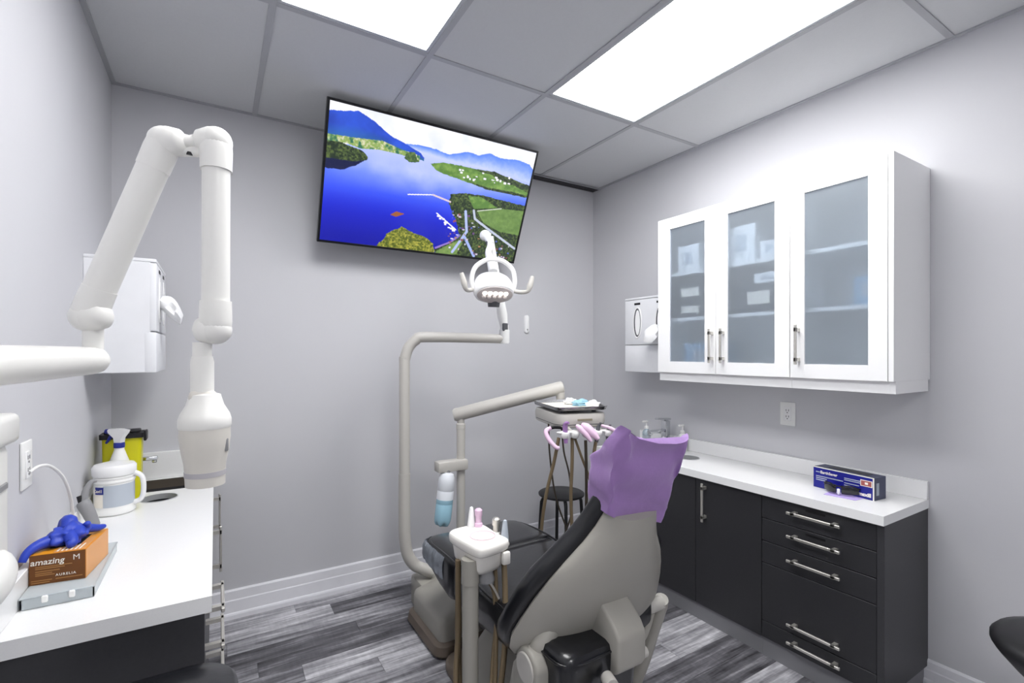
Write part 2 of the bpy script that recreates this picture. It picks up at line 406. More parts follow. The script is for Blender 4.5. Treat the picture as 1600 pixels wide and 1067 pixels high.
# left run
LF = -.025
t = thing('drawer_cabinet', 'charcoal base cabinet with steel drawer pulls in the lower left foreground', 'cabinet', (-.22, 1.62, 0))
MB().box(L+.002, LF-.02, 1.482, 1.80, .085, .742).build('body', 'gap', t, smooth=False)
MB().box(L+.002, LF+.001, 1.466, 1.4815, .085, .744).build('end_panel', 'cab_side', t, smooth=False)
MB().box(L+.002, LF-.055, 1.482, 1.80, 0, .085).build('toe_kick', 'toe', t, smooth=False)
zl = [.741, .645, .545, .44, .26, .088]; hz = [.70, .60, .50, .35, .17]
for k in range(5):
    dr = MB().rbox(LF-.019, LF, 1.4835, 1.799, zl[k+1]+.0018, zl[k]-.0018, .001, 1).build('drawer', 'cab_dark', t, sharp=30)
    bar_handle(LF, 1, (1.55, hz[k]), (1.73, hz[k]), False, parent=dr, off=.047)
t = thing('door_cabinet', 'charcoal base cabinet with upright steel handles in the left back corner', 'cabinet', (-.22, 2.38, 0))
MB().box(L+.002, LF-.02, 1.8015, D-.024, .085, .742).build('body', 'gap', t, smooth=False)
MB().box(L+.002, LF-.055, 1.8015, D-.024, 0, .085).build('toe_kick', 'toe', t, smooth=False)
for a, b, hy in ((1.8035, 2.36, 2.28), (2.3635, D-.026, 2.80)):
    dr = MB().rbox(LF-.019, LF, a, b, .088, .741, .001, 1).build('door', 'cab_dark', t, sharp=30)
    bar_handle(LF, 1, (hy, .53), (hy, .70), True, parent=dr, off=.047)
CL = (-.205, 2.545); LFR = -.008
SINKL = rrect(-.195, 2.80, .145, .125, .03)
t = thing('countertop', 'white quartz countertop along the left wall holding glove box and wipes', 'countertop', (-.216, 2.2, .742))
holed_top(L+.001, LFR, 1.452, D-.001, .745, CT, [circ(*CL, .066), SINKL]).build('slab', 'quartz', t, sharp=30)
MB().rbox(L+.021, LFR, D-.021, D-.001, CT, .915, .002, 1).build('backsplash', 'quartz', t)
MB().rbox(L+.001, L+.021, 1.452, D-.001, CT, .862, .002, 1).build('backsplash', 'quartz', t)
MB().lathe([(.0675, 0), (.0675, .003), (.064, .003), (.064, -.020), (.0675, -.020)], (CL[0], CL[1], CT), cap=False).build('waste_hole_liner', 'hole_steel', t)
MB().lathe([(.0648, -.018), (.0648, -.0405)], (CL[0], CL[1], CT), cap=False).build('waste_hole_shaft', 'gap', t)
MB().lathe([(.0001, 0), (.064, 0)], (CL[0], CL[1], CT-.0395), cap=False).build('waste_hole_bottom', 'gap', t)
t = thing('sink', 'dark steel basin sunk in the left counter behind the waste hole', 'sink', (-.195, 2.80, .62))
basin(-.195, 2.80, .144, .124, .03, .784, .62).build('basin', 'steel', t)
MB().lathe([(.03, 0), (.03, .004), (.018, .004), (.018, .001)], (-.195, 2.80, .62)).build('drain', 'chrome', t)
t = thing('faucet', 'chrome faucet spout reaching out behind the yellow sharps bin', 'faucet', (-.385, 2.86, CT))
MB().rbox(-.400, -.366, 2.842, 2.876, CT, .93, .004, 2).build('column', 'chrome', t)
MB().rbox(-.37, -.235, 2.848, 2.870, .895, .912, .003, 2).rbox(-.258, -.238, 2.850, 2.868, .882, .896, .003, 1).build('spout', 'chrome', t)
MB().rbox(-.400, -.320, 2.850, 2.868, .932, .940, .003, 1).build('lever', 'chrome', t)

# upper cabinets
UF = 2.225; U0, U1, UT = .828, 1.996, 2.177; UB = 1.2915
def upper(name, label, y0, y1, doors, near_end):
    t = thing(name, label, 'wall cabinet', (2.4, (y0+y1)/2, UB))
    e = .016
    MB().box(UF+.02, R-.001, y0, y0+e, UB, UT).box(UF+.02, R-.001, y1-e, y1, UB, UT).box(R-.008, R-.001, y0+e, y1-e, UB, UT) \
        .box(UF+.02, R-.008, y0+e, y1-e, UB, UB+e).box(UF+.02, R-.008, y0+e, y1-e, UT-e, UT).build('carcass', 'cab_white', t, smooth=False)
    if near_end: MB().rbox(UF, R-.001, y0-.019, y0-.0005, UB, UT+.004, .001, 1).build('end_panel', 'cab_white', t)
    for z in (1.585, 1.845):
        MB().box(UF+.045, R-.008, y0+e, y1-e, z, z+.018).build('shelf', 'cab_white', t, smooth=False)
    MB().box(UF+.018, UF+.036, y0+(.0), y1, UB-.048, UB).build('light_valance', 'cab_white', t, smooth=False)
    if near_end: MB().box(UF+.018, R-.02, y0-.0185, y0-.0005, UB-.048, UB).build('light_valance', 'cab_white', t, smooth=False)
    for a, b, ga, gb, hy in doors:
        z0, z1 = 1.354, 2.112
        f = MB().rbox(UF, UF+.0185, a, ga, UB, UT, .0012, 1).rbox(UF, UF+.0185, gb, b, UB, UT, .0012, 1)
        f.box(UF+.0004, UF+.018, ga-.001, gb+.001, UB+.0004, z0).box(UF+.0004, UF+.018, ga-.001, gb+.001, z1, UT-.0004)
        d_ = f.build('door', 'cab_white', t, sharp=30)
        MB().box(UF+.006, UF+.010, ga-.004, gb+.004, z0-.004, z1+.004).build('glass_pane', 'frosted', d_, smooth=False)
        bar_handle(UF, -1, (hy, 1.357), (hy, 1.523), True, parent=d_)
    return t
upper('wall_cabinet', 'white wall cabinet with two frosted glass doors next to the tissue dispenser', 1.2265, 1.996,
      [(1.611, 1.995, 1.677, 1.910, 1.628), (1.228, 1.608, 1.297, 1.541, 1.562)], False)
upper('wall_cabinet', 'white wall cabinet with a single frosted glass door at the near end', .848, 1.2255,
      [(.850, 1.224, .916, 1.162, 1.186)], True)
def crate(name, m, label, x0, x1, y0, y1, z, h, tagm=None):
    base = ((x0+x1)/2, (y0+y1)/2, z)
    t = thing(name, label, 'box', base, 'boxes stored behind the frosted glass')
    MB().rbox(x0, x1, y0, y1, z, z+h, .003, 1).build('carton', m, t)
    MB().box(x0-.0015, x0-.0002, y0+(y1-y0)*.3, y0+(y1-y0)*.7, z+h*.3, z+h*.75).build('sticker', tagm or 'print_grey', t, smooth=False)
S0, S1, S2 = UB+.016, 1.603, 1.863
crate('storage_box', 'carton', 'tall white box on the top shelf behind the leftmost glass door', 2.285, 2.45, 1.76, 1.90, S2, .15)
crate('storage_box', 'carton', 'low white box on the top shelf behind the leftmost glass door', 2.30, 2.45, 1.64, 1.73, S2, .20)
crate('storage_box', 'dark_carton', 'dark slab box with white label on the middle shelf, leftmost door', 2.280, 2.50, 1.66, 1.96, S1, .085, 'print_white')
crate('storage_box', 'dark_carton', 'upper dark slab box on the middle shelf, leftmost door', 2.280, 2.50, 1.66, 1.96, S1+.0865, .105, 'print_white')
crate('storage_box', 'blue_carton', 'pale blue box on the bottom shelf behind the leftmost glass door', 2.31, 2.50, 1.66, 1.88, S0, .15)
crate('storage_box', 'carton', 'wide white box on the top shelf behind the middle glass door', 2.285, 2.45, 1.43, 1.58, S2, .19)
crate('storage_box', 'carton', 'small white box on the top shelf behind the middle glass door', 2.28, 2.42, 1.31, 1.40, S2, .085)
crate('storage_box', 'dark_carton', 'dark box on the middle shelf behind the middle glass door', 2.29, 2.50, 1.27, 1.56, S1, .14, 'print_white')
crate('storage_box', 'carton', 'small white box lying on the dark box behind the middle door', 2.28, 2.42, 1.30, 1.43, S1+.1415, .05)
crate('storage_box', 'blue_carton', 'pale blue box behind the nearest glass door', 2.30, 2.50, .90, 1.00, S1, .12)

# ------------------------------------------------------------------ television
TVC = Vector((1.092, 2.640, 2.330)); TILT = .427; TW = 1.25; TH = TW*.5725
tr = Vector((1, 0, 0)); tu = Vector((0, -math.sin(TILT), math.cos(TILT))); tn = tr.cross(tu)  # outward normal toward viewer
TM = Matrix(((tr.x, tu.x, tn.x, TVC.x), (tr.y, tu.y, tn.y, TVC.y), (tr.z, tu.z, tn.z, TVC.z), (0, 0, 0, 1)))
t = thing('television', 'large flat television tilted downwards high on the back wall', 'television', TVC)
f = MB(); hw, hh, bz = TW/2, TH/2, .013
for a in ((-hw, hw, hh-bz, hh), (-hw, hw, -hh, -hh+bz), (-hw, -hw+bz, -hh+bz, hh-bz), (hw-bz, hw, -hh+bz, hh-bz)):
    f.rbox(a[0], a[1], a[2], a[3], -.03, 0, .0015, 1, TM)
f.build('bezel', 'bezel', t)
MB().rbox(-hw+.004, hw-.004, -hh+.004, hh-.004, -.034, -.008, .003, 1, TM).rbox(-.35, .35, -.25, .15, -.06, -.03, .01, 2, TM).build('back_cover', 'bezel', t)
p = TM @ Vector((0, -.02, -.05))
MB().rbox(p.x-.2, p.x+.2, D-.02, D-.001, p.z-.1, p.z+.1, .003, 1).cyl((p.x-.12, D-.02, p.z), (p.x-.12, p.y, p.z+.02), .018).cyl((p.x+.12, D-.02, p.z), (p.x+.12, p.y, p.z+.02), .018).build('wall_bracket', 'black', t)
def paint(nx, ny):
    u, v = np.meshgrid((np.arange(nx)+.5)/nx, (np.arange(ny)+.5)/ny)
    rng = np.random.default_rng(3)
    def vn(fx, fy, oct=3):
        o = np.zeros((ny, nx)); a = 1; tot = 0
        for k in range(oct):
            gx, gy = int(fx*2**k)+2, int(fy*2**k)+2; g = rng.random((gy+1, gx+1))
            X = u*(gx-1); Y = v*(gy-1); i = X.astype(int); j = Y.astype(int); fx_ = X-i; fy_ = Y-j
            fx_ = fx_*fx_*(3-2*fx_); fy_ = fy_*fy_*(3-2*fy_)
            o += a*((g[j, i]*(1-fx_)+g[j, i+1]*fx_)*(1-fy_)+(g[j+1, i]*(1-fx_)+g[j+1, i+1]*fx_)*fy_); tot += a; a *= .5
        return o/tot
    def C(h): return np.array([int(h[i:i+2], 16)/255 for i in (0, 2, 4)])
    def mixc(a, b, t): return a*(1-t[..., None])+b*t[..., None]
    def line(pts): P = np.array(pts); return np.interp(u, P[:, 0], P[:, 1])
    def poly(pts, j=0):
        uu = u+j*(vn(60, 34, 2)-.5); vv = v+j*(vn(60, 34, 2)-.5)
        ins = np.zeros(u.shape, bool); n = len(pts)
        for i in range(n):
            (x1, y1), (x2, y2) = pts[i], pts[(i+1) % n]
            c = ((y1 > vv) != (y2 > vv)) & (uu < (x2-x1)*(vv-y1)/(y2-y1+1e-9)+x1); ins ^= c
        return ins
    def seg(pts, wd):
        dm = np.full(u.shape, 9.)
        for (x1, y1), (x2, y2) in zip(pts[:-1], pts[1:]):
            dx, dy = (x2-x1)*1.75, y2-y1; tt = np.clip((((u-x1)*1.75)*dx+(v-y1)*dy)/(dx*dx+dy*dy+1e-9), 0, 1)
            dm = np.minimum(dm, np.hypot((u-x1)*1.75-tt*dx, v-y1-tt*dy))
        return dm < wd
    n1, n2, n3 = vn(12, 7, 4), vn(60, 40, 3), vn(140, 80, 2)
    sky = mixc(C('f4f3fb')+0*u[..., None], C('cfd8fb'), np.clip(n1*1.3-.45, 0, 1))
    # water: pale high up, deep saturated blue below
    g = np.clip((v-.2)/.75, 0, 1); wat = mixc(C('cdd2fb')+0*u[..., None], C('5b7cf6'), np.clip(g*3, 0, 1)); wat = mixc(wat, C('1428dd'), np.clip(g*2.1-.55, 0, 1)); wat = mixc(wat, C('070f9c'), np.clip(g*2-1.05, 0, 1))
    wat = mixc(wat, C('bcc6fb'), np.clip((.95-abs(u-.42)*1.9)*np.clip(1-abs(v-.36)/.22, 0, 1)*(.5+n1), 0, .9))
    im = wat.copy()
    far = line([(.0, .3), (.327, .172), (.383, .161), (.469, .161), (.533, .179), (.567, .16), (.628, .124), (.687, .132), (.741, .096), (.804, .114), (.906, .094), (.974, .109), (1, .145)])+.006*(n2-.5)
    fb = line([(0, .3), (.335, .2), (.403, .205), (.547, .224), (.737, .218), (1.0, .263)])
    mtn = line([(0, .067), (.057, .05), (.112, .027), (.149, .047), (.188, .074), (.228, .114), (.269, .148), (.327, .172), (.403, .218), (.43, .26), (1, .5)])+.008*(n2-.5)
    vt = line([(0, .224), (.1, .213), (.158, .203), (.225, .19), (.306, .219), (.39, .236), (1, .3)]); vb = line([(0, .271), (.08, .263), (.139, .279), (.214, .259), (.309, .258), (.394, .282), (1, .3)])
    m_ = v < np.minimum(far, 1); im[m_] = sky[m_]
    m_ = (v >= far) & (v < fb); hz_ = mixc(C('5c86ee')+0*u[..., None], C('b9c6f6'), np.clip((v-far)/(fb-far+1e-6)*1.2-.1+.4*(n2-.5), 0, 1)); im[m_] = hz_[m_]
    m_ = (u < .327) & (v < mtn) ; im[m_] = sky[m_]
    m_ = (u < .42) & (v >= mtn) & (v < vt+.03); mm = mixc(C('2f5be0')+0*u[..., None], C('1f3ea8'), np.clip(n1*1.6-.4, 0, 1)); mm = mixc(mm, C('2a6f86'), np.clip((v-mtn)/(vt-mtn+.02)*1.5-.7, 0, 1)*.8); im[m_] = mm[m_]
    m_ = (u < .40) & (v >= vt) & (v < vb); vg = mixc(C('8ea75a')+0*u[..., None], C('d8d4b4'), np.clip((n3-.45)*3, 0, 1)); vg = mixc(vg, C('2f6b4e'), np.clip((n2-.5)*4, 0, 1)); im[m_] = vg[m_]
    trees = mixc(C('1d2d1c')+0*u[..., None], C('5f7038'), np.clip((n3-.35)*2.2, 0, 1))
    fields = mixc(C('587f38')+0*u[..., None], C('84a652'), np.clip((n2-.35)*2, 0, 1))
    for pts, src, j in (([(-.01, .391), (.166, .353), (.13, .398), (.066, .458), (-.01, .46)], C('0a1440')+0*im, .01), ([(-.01, .274), (.052, .261), (.103, .28), (.147, .289), (.172, .332), (.166, .353), (.107, .38), (-.01, .39)], trees, .008),
        ([(.331, .283), (.339, .227), (.372, .222), (.402, .286), (.353, .303)], mixc(trees, C('6f9a5a'), 0*u+.4), .01),
        ([(.453, .276), (.513, .249), (.595, .243), (.681, .244), (.78, .234), (.9, .265), (1.01, .29), (1.014, .385), (.895, .378), (.759, .386), (.637, .361), (.54, .34), (.484, .322)], fields, .008),
        ([(.66, .25), (.78, .232), (.9, .262), (1.01, .29), (1.01, .35), (.88, .31), (.76, .262)], trees, .012),
        ([(.637, .35), (.76, .372), (.9, .368), (1.01, .375), (1.01, .395), (.76, .392)], trees, .006),
        ([(.574, .485), (.638, .459), (.727, .449), (.874, .456), (1.01, .471), (1.014, 1.02), (.55, 1.02), (.54, .97), (.61, .9), (.661, .835), (.641, .741), (.598, .624), (.576, .553)], trees, .012),
        ([(.669, .473), (.738, .462), (.842, .53), (.711, .572), (.69, .522)], fields, .004),
        ([(.734, .59), (.864, .532), (1.01, .514), (1.014, .744), (.882, .738), (.776, .677)], mixc(C('56753a')+0*im, C('7b9a52'), n2), .004),
        ([(.56, .97), (.66, .86), (.69, .83), (.66, .99), (.6, 1.01), (.54, 1.01)], mixc(C('5d7f3d')+0*im, C('8ea45c'), n2), .006),
        ([(.26, .985), (.294, .895), (.358, .813), (.414, .847), (.48, .872), (.527, .919), (.545, 1.01), (.25, 1.01)], mixc(C('4d5a18')+0*im, C('b9b34a'), np.clip((n3-.3)*1.8, 0, 1)), .015),
        ([(.296, .73), (.323, .697), (.367, .705), (.327, .74)], C('9a5a2c')+0*im, .006)):
        k = poly(pts, j); im[k] = src[k]
    for pts, wd, c in (([(.368, .548), (.489, .516)], .004, 'f5f0ff'), ([(.489, .516), (.581, .548)], .007, 'd9c6d0'), ([(.521, .659), (.634, .775)], .005, 'f0f0ff'),
        ([(.67, .606), (.695, .778), (.636, .974)], .012, 'aebbe8'), ([(.713, .587), (.727, .656), (.803, .721), (.993, .873)], .010, 'bcc3d8'), ([(.734, .585), (.864, .53)], .004, 'cfd6c4'), ([(.69, .83), (.76, .99)], .012, '9fb0ea'), ([(.544, .955), (.616, .89), (.66, .82)], .008, '8f74c8')):
        im[seg(pts, wd)] = C(c)
    for k in range(130):   # houses and boats
        if k < 60: cx, cy = .72+rng.random()*.27, 0; cy = .70+(cx-.72)*.62+rng.random()*.28
        elif k < 95: cx = .6+rng.random()*.12; cy = .62+rng.random()*.34
        elif k < 115: cx = .6+rng.random()*.3; cy = .255+rng.random()*.08
        else: cx = .53+rng.random()*.1; cy = .66+(cx-.53)*1.15+rng.random()*.03
        if cx > .97 or cy > .98: continue
        c = C(rng.choice(['d9d6ee', '8a4a55', '5563b0', 'c9bccf', 'a8815a', '6a4a7d', '40502c', '4d5f35'])) if k < 95 else C('f4f0ff')
        im[(abs(u-cx) < .003+.005*rng.random()) & (abs(v-cy) < .004+.006*rng.random())] = c
    return np.clip(im, 0, 1)
NX, NY = 480, 270
im = paint(NX, NY)
gx = np.linspace(-hw+bz, hw-bz, NX); gy = np.linspace(hh-bz, -hh+bz, NY)
sv = [TM @ Vector((a, b, -.003))-TVC for b in gy for a in gx]
sf = [(j*NX+i, (j+1)*NX+i, (j+1)*NX+i+1, j*NX+i+1) for j in range(NY-1) for i in range(NX-1)]
me = bpy.data.meshes.new('screen'); me.from_pydata(sv, [], sf)
ca = me.color_attributes.new('picture', 'FLOAT_COLOR', 'POINT')
li = np.where(im <= .04045, im/12.92, ((im+.055)/1.055)**2.4); rgba = np.ones((NY, NX, 4), np.float32); rgba[..., :3] = li
ca.data.foreach_set('color', rgba.reshape(-1))
m = bpy.data.materials.new('tv_picture'); m.use_nodes = True; nt = m.node_tree; b = nt.nodes['Principled BSDF']
vc = nt.nodes.new('ShaderNodeVertexColor'); vc.layer_name = 'picture'
b.inputs['Base Color'].default_value = (.01, .01, .012, 1); b.inputs['Roughness'].default_value = .25
nt.links.new(vc.outputs[0], b.inputs['Emission Color']); b.inputs['Emission Strength'].default_value = SCREEN
me.materials.append(m); o = bpy.data.objects.new('screen', me); COL.objects.link(o); o.parent = t
o['label'] = 'lit screen showing a blue fjord, green fields and mountains'

# ------------------------------------------------------------------ X-ray arm on the left wall
t = thing('xray_arm', 'white jointed dental X-ray arm on a wall housing at far left', 'x-ray machine', (L, 1.0, .98))
MB().rbox(L, -.307, .86, 1.196, 1.0, 1.255, .025, 3).build('wall_housing', 'xray', t)
MB().rbox(L, -.297, .84, 1.204, 1.245, 1.298, .012, 3).build('housing_cap', 'xray', t)
MB().ell((-.336, 1.09, 1.035), .056, .118, .052, 24).build('housing_foot', 'xray', t)
MB().rbox(-.3085, -.304, 1.10, 1.165, 1.17, 1.182, .002, 1).build('control_slot', 'grey_plastic', t)
A0 = Vector((-.372, 1.105, 1.379)); A1 = at(149, 563, 1.02)
MB().cyl((A0.x, A0.y, 1.29), (A0.x, A0.y, 1.36), .034).build('wall_pivot', 'xray', t)
dv = (A1-A0).normalized()
MB().tube([A0-dv*.03, A0, A0+(A1-A0)*.5, A1-dv*.01, A1+dv*.006, A1+dv*.017, A1+dv*.022], [.030, .038, .034, .0285, .026, .018, .008], 24).build('swing_arm', 'xray', t)
B0 = at(145, 545, 1.02); B1 = at(146, 500, 1.02)
MB().cyl(B0+Vector((0, 0, -.01)), B1, .018).build('pivot_post', 'xray', t)
E1 = at(137, 494, 1.01); E2 = at(257, 222, 1.03)
dv = (E2-E1).normalized()
MB().tube([E1+dv*.055, E2-dv*.035], .0295, 28).build('lower_tube', 'xray', t)
def elbow(base, dv, side, name):
    """ball elbow: short sleeve along dv ending in a ball, with side boss"""
    mb = MB().tube([base-dv*.012, base, base+dv*.02, base+dv*.062], [.024, .0305, .0318, .0308], 28)
    mb.ell(base, .0318, n=24)
    mb.tube([base, base+side*.012, base+side*.034, base+side*.044], [.031, .0315, .026, .012], 24)
    return mb.build(name, 'xray', t, sharp=60)
rt = Vector((CS, -SN, 0))
elbow(E1, dv, rt, 'elbow'); elbow(E2, -dv, rt, 'elbow')
F1 = at(338, 222, 1.06); F2 = at(337, 515, 1.06)
dw = (F1-F2).normalized()
MB().tube([F2+dw*.05, F1-dw*.05], .0272, 28).build('upper_tube', 'xray', t)
elbow(F1, -dw, -rt, 'elbow'); elbow(F2, dw, -rt, 'elbow')
MB().tube([E2+rt*.02+Vector((0, 0, .0)), (E2+F1)/2, F1-rt*.02], [.022, .014, .022], 20).tube([E2+Vector((0, 0, -.02))+rt*.01, (E2+F1)/2+Vector((0, 0, -.02)), F1+Vector((0, 0, -.024))-rt*.01], .011, 12).build('joint_link', 'xray', t)
c = at(296, 222, 1.04)+Vector((0, 0, -.022)); MB().cyl(c, c+Vector((0, 0, -.006)), .006).build('joint_screw', 'black', t)
N0 = at(316, 535, 1.06); N1 = at(316, 612, 1.06)
MB().tube([N0, at(316, 560, 1.06)], .0185, 24).build('neck', 'xray', t)
MB().tube([at(316, 557, 1.06), at(316, 566, 1.06), N1], [.020, .0225, .0225], 24).build('neck_collar', 'xray', t)
HT = at(320, 612, 1.06); HB = at(321, 757, 1.06); ax = (HB-HT).normalized()
hl = (HB-HT).length
MB().rbox(HT.x-.030, HT.x+.022, HT.y-.022, HT.y+.022, HT.z-.06, HT.z+.004, .012, 3).build('yoke', 'xray_cone', t)
MB().lathe([(.012, .0), (.030, .006), (.036, .028), (.047, .048), (.0505, .060), (.0505, .074), (.049, .078)], HT, ax, 32).build('head_cap', 'xray', t)
MB().lathe([(.0485, .076), (.0485, .10), (.0455, .125), (.040, .155), (.0385, hl-.030)], HT, ax, 32).build('head_body', 'xray_cone', t)
MB().lathe([(.0395, hl-.032), (.0395, hl-.021)], HT, ax, 32).build('cone_ring', 'xray_ring', t)
MB().lathe([(.0385, hl-.022), (.0375, hl), (.034, hl), (.034, hl-.02)], HT, ax, 32).build('cone_tip', 'xray_cone', t)
p = HT+ax*.115+rt*.044; MB().rbox(p.x-.006, p.x+.006, p.y-.004, p.y+.004, p.z-.014, p.z+.014, .002, 1).build('head_latch', 'grey_plastic', t)

# ------------------------------------------------------------------ wall dispensers
def dispenser(x_wall, x_front, y0, y1, z0, z1, label, slots, tis):
    s_ = 1 if x_front > x_wall else -1
    t = thing('tissue_dispenser', label, 'dispenser', (x_wall, (y0+y1)/2, z0), 'white wall dispensers')
    a, b = min(x_wall, x_front), max(x_wall, x_front); zs = z0+(z1-z0)*.36
    b1 = x_front-s_*.02
    MB().rbox(min(x_wall, b1), max(x_wall, b1), y0, y1, z0, z1-.012, .003, 1).build('back_box', 'white_matte', t)
    MB().rbox(min(x_wall, x_front), max(x_wall, x_front)+.0, y0-.002, y1+.002, z1-.014, z1, .004, 2).build('lid', 'white_matte', t)
    MB().rbox(min(b1-s_*.006, x_front), max(b1-s_*.006, x_front), y0, y1, zs+.003, z1-.016, .004, 2).build('front_panel', 'white_matte', t)
    MB().rbox(min(b1-s_*.02, x_front), max(b1-s_*.02, x_front), y0-.001, y1+.001, z0, zs-.002, .005, 2).build('lower_drawer', 'white_matte', t)
    for y in slots:
        zc = zs+(z1-zs)*.47; hz_ = (z1-zs)*.30
        ring = [(y+.030*math.cos(k*PI/12)*1.0, zc+(hz_*math.sin(k*PI/12))) for k in range(24)]
        o_ = [(y+.042*math.cos(k*PI/12), zc+(hz_+.012)*math.sin(k*PI/12)) for k in range(24)]
        MB().ring_loft([[(x_front+s_*.0005, p[0], p[1]) for p in o_], [(x_front+s_*.004, p[0], p[1]) for p in [(y+(q[0]-y)*.9, zc+(q[1]-zc)*.96) for q in o_]], [(x_front+s_*.002, p[0], p[1]) for p in ring]], False, False).build('slot_rim', 'white_gloss', t)
        MB().prism([(x_front+s_*.0006, p[0], p[1]) for p in ring], (s_*.0012, 0, 0)).build('slot', 'grey_dark', t)
        MB().prism([(x_front+s_*.0019, y+(p[0]-y)*.72-.004, zc+(p[1]-zc)*.88) for p in ring], (s_*.0015, 0, 0)).build('slot_fill', 'tissue', t)
        MB().rbox(min(x_front, x_front+s_*.002), max(x_front, x_front+s_*.002), y-.026, y+.026, zc+hz_+.022, zc+hz_+.036, .0008, 1).build('slot_window', 'black', t)
    y, zc = tis
    rings = []
    for k in range(7):
        q = k/6; dx = s_*(.002+.075*q**.8); drop = -.045*q-.03*q*q; wd = .022+.03*math.sin(q*PI*.75)
        rings.append([(x_front+dx+s_*.010*math.cos(a*2*PI/12)*(1-.5*q), y+wd*math.sin(a*2*PI/12)*(1+.25*math.sin(a*2.3+k)), zc+drop+.04*math.cos(a*2*PI/12)*(.55+.45*math.sin(q*PI))) for a in range(12)])
    MB().ring_loft(rings).build('tissue', 'tissue', t, sharp=50)
dispenser(L, -.200, 2.385, 2.79, 1.325, 1.776, 'white tissue dispenser on the left wall behind the X-ray arm', [2.50, 2.67], (2.50, 1.62))
dispenser(R, 2.37, 2.005, 2.412, 1.278, 1.768, 'white tissue dispenser on the right wall beside the frosted cabinets', [2.30, 2.11], (2.13, 1.56))

# ------------------------------------------------------------------ outlets, switch
def outlet(x, s_, y, z, label, gy=1):
    t = thing('wall_outlet', label, 'outlet', (x, y, z-.06), 'white wall outlets')
    MB().rbox(min(x, x+s_*.006), max(x, x+s_*.006), y-.04, y+.04, z-.061, z+.061, .003, 2).build('cover_plate', 'white_plastic', t)
    MB().rbox(min(x, x+s_*.0085), max(x, x+s_*.0085), y-.019, y+.019, z-.036, z+.036, .0015, 1).build('receptacle', 'white_gloss', t)
    for zz in (.019, -.013):
        for yy in (-.007, .006):
            MB().box(min(x+s_*.008, x+s_*.0092), max(x+s_*.008, x+s_*.0092), y+yy-.0014, y+yy+.0014, z+zz-.005, z+zz+.005).build('slot', 'grey_dark', t, smooth=False)
        MB().cyl((x+s_*.008, y, z+zz-.012), (x+s_*.0092, y, z+zz-.012), .003, n=10).build('slot', 'grey_dark', t)
outlet(R, -1, 1.424, 1.083, 'white wall outlet under the right wall cabinets')
outlet(L, 1, 1.737, 1.113, 'white wall outlet on left wall with white cable plugged in')
t = thing('wall_sensor', 'small white rounded remote on the back wall beside the lamp', 'remote', (1.931, D, 1.545))
MB().ring_loft([[(p[0], D-.001, p[1]) for p in rrect(1.931, 1.612, .019, .066, .018)], [(p[0], D-.014, p[1]) for p in rrect(1.931, 1.612, .018, .065, .018)], [(p[0], D-.019, p[1]) for p in rrect(1.931, 1.612, .012, .058, .012)]]).build('case', 'white_gloss', t)
MB().cyl((1.931, D-.018, 1.572), (1.931, D-.0205, 1.572), .006).build('button', 'grey_plastic', t)
# cable
pts = [(L+.0092, 1.737, 1.092), at(62, 728, 1.30), at(80, 729, 1.34), at(98, 745, 1.38), at(109, 772, 1.42), at(114, 805, 1.47), at(115, 845, 1.545), at(122, 848, 1.57), at(150, 838, 1.62), at(152, 830, 1.66)]
solo(MB().tube(pts, .0042, 10, sub=6), 'power_cable', 'cable', 'white power cable curving from the left outlet down to the counter', 'cable')

# ------------------------------------------------------------------ left counter items
t = thing('storage_tray', 'clear plastic compartment tray lying under the glove box', 'tray', (-.33, 1.76, CT))
x0, x1, y0, y1 = L+.025, -.262, 1.60, 1.93
f = MB().rbox(x0, x1, y0, y1, CT+.0005, CT+.004, .001, 1)
for a in ((x0, x1, y0, y0+.003), (x0, x1, y1-.003, y1), (x0, x0+.003, y0, y1), (x1-.003, x1, y0, y1)): f.box(*a, CT+.003, CT+.026)
f.build('shell', 'clear', t, sharp=30)
MB().rbox(x0-.002, x1+.002, y0-.002, y1+.002, CT+.026, CT+.030, .0012, 1).build('lid', 'clear', t)
for k, yy in enumerate((1.66, 1.75, 1.84)): MB().box(x0+.004, x1-.004, yy, yy+.002, CT+.004, CT+.024).build('divider', 'clear', t, smooth=False)
for k, xx in enumerate((-.36, -.31)): MB().rbox(xx, xx+.012, y0-.006, y0+.001, CT+.012, CT+.029, .002, 1).build('latch', 'white_plastic', t)
def local_box(o, ang, w_, d_, h_):
    """axes of a box standing at o (near-left bottom corner) turned by ang"""
    r = Vector((math.cos(ang), math.sin(ang), 0)); dd = Vector((-math.sin(ang), math.cos(ang), 0)); return Vector(o), r, dd, Vector((0, 0, 1))
def lp(fr, a, b, c): return fr[0]+fr[1]*a+fr[2]*b+fr[3]*c
def face_quad(fr, a0, a1, b0, b1, c0, c1): return [lp(fr, a, b, c) for a in (a0, a1) for b in (b0, b1) for c in (c0, c1)]
BOXF = [(0, 1, 3, 2), (4, 6, 7, 5), (0, 4, 5, 1), (2, 3, 7, 6), (0, 2, 6, 4), (1, 5, 7, 3)]
def obox(fr, a0, a1, b0, b1, c0, c1): return MB().add(face_quad(fr, a0, a1, b0, b1, c0, c1), BOXF)
gw, gd, gh = .112, .165, .075
fr = local_box((-.4005, 1.676, CT+.0305), -.13, gw, gd, gh)
t = thing('glove_box', 'orange and brown cardboard glove box on the clear tray', 'box', fr[0])
obox(fr, 0, gw, 0, gd, 0, gh).build('carton', 'orange', t, smooth=False)
fp = obox(fr, .0003, gw-.0003, -.0008, .0002, .0005, gh-.0005).build('front_panel', 'orange_brown', t, smooth=False)
sp = obox(fr, gw-.0002, gw+.0008, .001, gd-.001, .001, gh-.001).build('side_panel', 'tan', t, smooth=False)
tp = obox(fr, .045, gw-.004, .004, gd*.6, gh-.0003, gh+.0008).build('top_print', 'tan', t, smooth=False)
